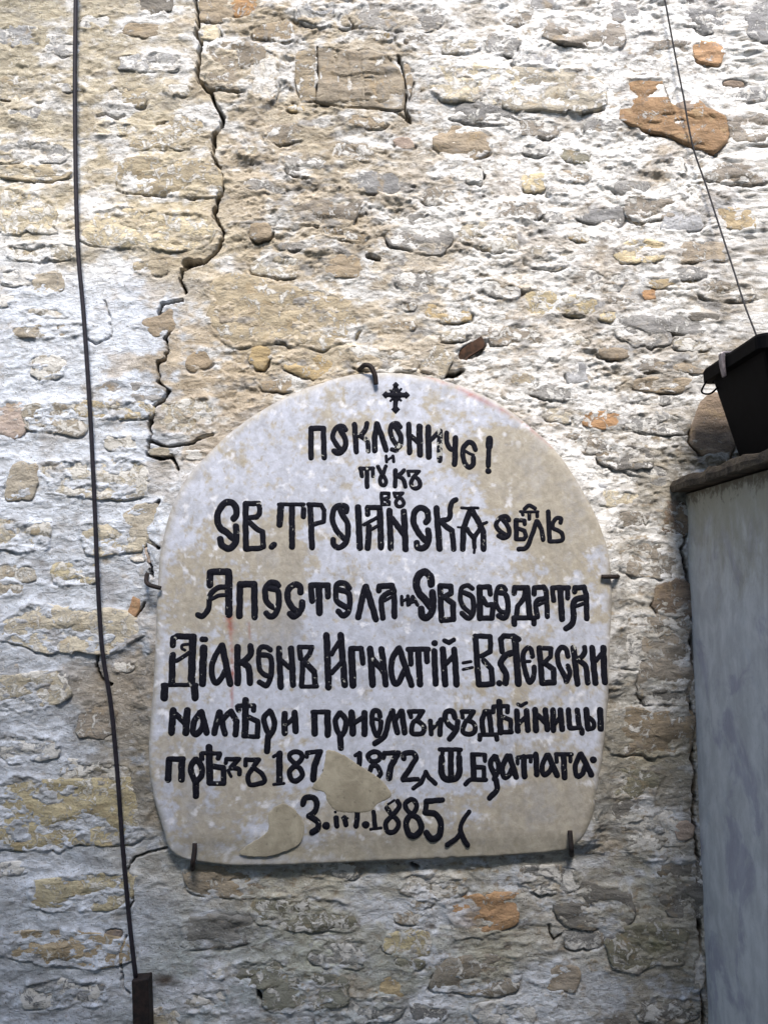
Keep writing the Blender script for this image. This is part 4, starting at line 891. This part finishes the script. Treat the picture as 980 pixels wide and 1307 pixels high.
cond = empty('cable_duct', 'dark brown metal duct at the foot of the wall taking in the thick cable', 'cable duct', (c0[0] + 3 * xb, -0.03, 0))
o = child(mk('casing', V, F, M_IRON, None, False), cond); bevel(o, 0.002)
for zz in (0.28, 0.55):
    xm = c0[0] + 3 * xb * (1 - zz / zt0)
    V, F = prism([(xm - .012, -0.0545, zz), (xm + .05, -0.0545, zz), (xm + .05, 0.02, zz), (xm - .012, 0.02, zz)], [(xm - .012, -0.0545, zz + .018), (xm + .05, -0.0545, zz + .018), (xm + .05, 0.02, zz + .018), (xm - .012, 0.02, zz + .018)])
    child(mk('clamp', V, F, M_IRON, None, False), cond)
wr = [(838,-50),(848,0),(862,75),(867,100),(873,130),(878,160),(886,195),(900,235),(912,272),(925,312),(938,352),(950,390),(966,432),(968,445)]
o = tube('hanging_wire', [P3(a, b, -0.022 - 0.10 * max(0, (b - 250) / 200) ) for a, b in wr], 0.0021, M_WIRE, seg=6, step=0.01)
tag(o, 'thin dark wire hanging down the wall behind the black planter', 'wire')

# ---------------------------------------------------------------- plastered pier with a slate coping slab
xt = float(P(872, 640)[0]) + 0.004; zt = float(P(866, 629)[1]); xbm = float(P(903, 1307)[0]); zbm = float(P(903, 1307)[1])
sl = (xbm - xt) / (zt - zbm); x0 = xt + sl * zt
pier = empty('plastered_pier', 'blue-grey limewashed pier with a dark slab on top, right of the wall', 'pier', (x0 + .3, -.4, 0))
def pier_mesh():
    ys = np.linspace(0.08, -0.78, 150); zs = np.linspace(0, zt - 0.004, 260); Y, ZZ = np.meshgrid(ys, zs)
    XX = xt + sl * (zt - ZZ) + 0.006 * fbm(Y * 3, ZZ * 3, 4, 800) + 0.0012 * fbm(Y * 20, ZZ * 14, 3, 810)
    V = list(map(tuple, np.stack([XX, Y, ZZ], -1).reshape(-1, 3))); F = []
    n = 150
    for r in range(259):
        for c in range(149): a = r * n + c; F.append((a, a + n, a + n + 1, a + 1))
    # front face, top and far side
    b = len(V)
    for r in range(260): V.append((x0 + .75, -0.78, float(zs[r])))
    for r in range(259): a = r * n + n - 1; F.append((a, a + n, b + r + 1, b + r))
    t0 = len(V); V.append((x0 + .75, .08, float(zs[-1]))); V.append((x0 + .75, .08, 0))
    F.append(tuple(259 * n + c for c in range(n)) + (b + 259, t0)); F.append((b, b + 259, t0, t0 + 1))
    return mk('plaster', V, F, M_PIER)
child(pier_mesh(), pier)
# slab: uneven riven edge
def slab_mesh():
    n = 60; ys = np.linspace(0.04, -0.84, n); V = []; F = []
    prof = [(0.0, 0.001), (-0.002, 0.003), (-0.0045, .013), (-.001, .0245), (0.001, .026)]
    for i, y in enumerate(ys):
        e = xt - 0.030 + 0.010 * float(fbm(np.array(y * 9), np.array(0.3), 3, 820)); 
        th = 1 + 0.25 * float(perlin(np.array(y * 14), np.array(1.3), 830))
        for k, (dx, dz) in enumerate(prof):
            V.append((e + dx + 0.0028 * float(perlin(np.array(y * 60), np.array(k * 2.3), 840)), y, zt + dz * th + (0.002 * float(perlin(np.array(y * 22), np.array(4.), 850)) if k < 2 else 0)))
        V.append((x0 + .80, y, zt + .026)); V.append((x0 + .80, y, zt + .001)); V.append((xt + .03, y, zt + .001))
    m = 8
    for i in range(n - 1):
        for k in range(m): a = i * m + k; b = i * m + (k + 1) % m; F.append((a, a + m, b + m, b))
    F.append(tuple(range(m))); F.append(tuple((n - 1) * m + k for k in range(m))[::-1])
    return mk('coping_slab', V, F, M_SLATE, None, False)
child(slab_mesh(), pier)
ztop = zt + .026

# ---------------------------------------------------------------- black plastic planter on the slab
rx0 = (893 - 490) ; 
RXL, RY0, RY1 = 0.702, -0.085, -0.415          # rim: left side, back and front
zr = CAMZ + 0.0                                 # rim height from the photograph
_dx, _dy, _dz = ray(893, 474); _t = (RY0 - CAMY) / _dy; RXL = float(_dx * _t); zr = CAMZ + float(_dz * _t)
_dx, _dy, _dz = ray(945, 582); _t = (-0.135 - CAMY) / _dy; BXL = float(_dx * _t)
pot = empty('flower_planter', 'black square tapered plastic planter on the dark slab of the pier', 'planter', (RXL + .165, -.25, ztop + .001))
def rect(xl, yb, yf, z, w=None, r=0.022, seg=4):
    xr = 2 * (RXL + .165) - xl; P_ = []
    for (cx, cy, a0) in ((xl + r, yf + r, 180), (xr - r, yf + r, 270), (xr - r, yb - r, 0), (xl + r, yb - r, 90)):
        for k in range(seg + 1):
            a = math.radians(a0 + 90 * k / seg); P_.append((cx + r * math.cos(a), cy + r * math.sin(a), z))
    return P_
def loft(rings, closed_ends=True):
    n = len(rings[0]); V = [p for r in rings for p in r]; F = []
    for j in range(len(rings) - 1):
        for k in range(n): k2 = (k + 1) % n; F.append((j * n + k, j * n + k2, (j + 1) * n + k2, (j + 1) * n + k))
    if closed_ends: F.append(tuple(range(n))[::-1]); F.append(tuple((len(rings) - 1) * n + k for k in range(n)))
    return V, F
zb = ztop + 0.001; yi0, yi1 = RY0 - 0.010, RY1 + 0.010
V, F = loft([rect(BXL + .004, -.139, -.361, zb), rect(BXL, -.135, -.365, zb + .004), rect(RXL + .018, yi0, yi1, zr - .022), rect(RXL + .018, yi0, yi1, zr - .004),
             rect(RXL + .024, yi0 - .006, yi1 + .006, zr - .004), rect(RXL + .03, yi0 - .01, yi1 + .01, zr - .04)])
child(mk('body', V, F, M_POT, None, False), pot)
V, F = loft([rect(RXL + .016, yi0 + .001, yi1 - .001, zr - .030), rect(RXL + .001, RY0, RY1, zr - .029), rect(RXL, RY0, RY1, zr - .006), rect(RXL + .003, RY0 - .003, RY1 + .003, zr), rect(RXL + .022, RY0 - .02, RY1 + .02, zr), rect(RXL + .026, RY0 - .022, RY1 + .022, zr - .012)], False)
child(mk('rim', V, F, M_POT, None, False), pot)
V, F = loft([rect(RXL + .03, yi0 - .012, yi1 + .012, zr - .03), rect(RXL + .031, yi0 - .013, yi1 + .013, zr - .024)])
child(mk('soil', V, F, M_SOIL, None, False), pot)
V = []; cyy = -0.235
for yy in (cyy - .008, cyy + .008):
    for dx, dz in ((-.0045, .006), (-.010, .002), (-.009, -.020), (-.0035, -.046), (.001, -.046), (-.001, -.020), (-.001, .0015), (.012, .0025), (.014, .006)):
        V.append((RXL + dx, yy, zr + dz))
F = [(k, (k + 1) % 9, 9 + (k + 1) % 9, 9 + k) for k in range(9)] + [tuple(range(9))[::-1], tuple(range(9, 18))]
o = child(mk('rim_clip', V, F, M_CLIP, None, False), pot); bevel(o, 0.001)
tube_o = tube('lifting_ear', [(RXL + .003, RY0 - .03, zr - .028), (RXL - .004, RY0 - .018, zr - .05), (RXL + .008, RY0 - .035, zr - .058), (RXL + .024, RY0 - .04, zr - .045)], 0.0022, M_POT, seg=6, step=0.004); child(tube_o, pot)

# ---------------------------------------------------------------- ground, and an unseen house added behind the camera to shade the lower wall
V = [(-60, -60, 0), (60, -60, 0), (60, 60, 0), (-60, 60, 0)]
o = mk('ground', V, [(0, 1, 2, 3)], M_GROUND, None, False); o['kind'] = 'structure'

house = empty('added_shade_house', 'two storey plastered house added unseen behind the viewer to shade the lower wall', 'house', (0, -3.9, 0))
HY = -3.4
def hwall():
    zl = lambda x: 5.05 - 0.16 * x
    xs = [-7, -4.2, -3.2, -0.5, 0.5, 3.2, 4.2, 7]; V = []; F = []
    def q(a, b, c_, d): n = len(V); V.extend([a, b, c_, d]); F.append((n, n + 1, n + 2, n + 3))
    for x0_, x1_ in zip(xs[:-1], xs[1:]):
        win = (x0_, x1_) in ((-4.2, -3.2), (-0.5, 0.5), (3.2, 4.2))
        zz = [0, 1.0, 2.3, 3.1, 4.4] if win else [0]
        for k, z0_ in enumerate(zz):
            if win and k in (1, 3): continue
            last = k == len(zz) - 1
            t0_, t1_ = (zl(x0_), zl(x1_)) if last else (zz[k + 1], zz[k + 1])
            q((x1_, HY, z0_), (x0_, HY, z0_), (x0_, HY, t0_), (x1_, HY, t1_))
        if win:
            for za, zb_ in ((1.0, 2.3), (3.1, 4.4)):
                y2 = HY - .18
                q((x0_, HY, za), (x0_, y2, za), (x0_, y2, zb_), (x0_, HY, zb_)); q((x1_, y2, za), (x1_, HY, za), (x1_, HY, zb_), (x1_, y2, zb_))
                q((x0_, HY, za), (x1_, HY, za), (x1_, y2, za), (x0_, y2, za)); q((x0_, y2, zb_), (x1_, y2, zb_), (x1_, HY, zb_), (x0_, HY, zb_))
    q((-7, HY, 0), (-7, -10, 0), (-7, -10, zl(-7)), (-7, HY, zl(-7))); q((7, -10, 0), (7, HY, 0), (7, HY, zl(7)), (7, -10, zl(7))); q((-7, -10, 0), (7, -10, 0), (7, -10, zl(7)), (-7, -10, zl(-7)))
    child(mk('wall', V, F, M_PLAST, None, False), house)
    V, F = prism([(-7.3, HY + .10, zl(-7.3) + .002), (7.3, HY + .10, zl(7.3) + .002), (7.3, -10.3, zl(7.3) + .002), (-7.3, -10.3, zl(-7.3) + .002)], [(-7.3, HY + .10, zl(-7.3) + .12), (7.3, HY + .10, zl(7.3) + .12), (7.3, -10.3, zl(7.3) + .12), (-7.3, -10.3, zl(-7.3) + .12)])
    child(mk('roof', V, F, M_TILE, None, False), house)
    for x0_ in (-4.2, -0.5, 3.2):
        for za in (1.0, 3.1):
            V = []; F = []
            for ax_, bx_, az_, bz_ in ((x0_ + .002, x0_ + .07, za + .002, za + 1.298), (x0_ + .93, x0_ + .998, za + .002, za + 1.298), (x0_ + .47, x0_ + .53, za + .07, za + 1.23), (x0_ + .07, x0_ + .93, za + .002, za + .07), (x0_ + .07, x0_ + .93, za + 1.23, za + 1.298)):
                v, f = prism([(ax_, HY - .17, az_), (bx_, HY - .17, az_), (bx_, HY - .12, az_), (ax_, HY - .12, az_)], [(ax_, HY - .17, bz_), (bx_, HY - .17, bz_), (bx_, HY - .12, bz_), (ax_, HY - .12, bz_)])
                F += [tuple(i + len(V) for i in t) for t in f]; V += v
            w_ = child(mk('window', V, F, M_WOOD, None, False), house)
            g_ = mk('pane', [(x0_ + .07, HY - .15, za + .07), (x0_ + .93, HY - .15, za + .07), (x0_ + .93, HY - .15, za + 1.23), (x0_ + .07, HY - .15, za + 1.23)], [(0, 1, 2, 3)], M_GLASS, None, False)
            g_.parent = w_
hwall()
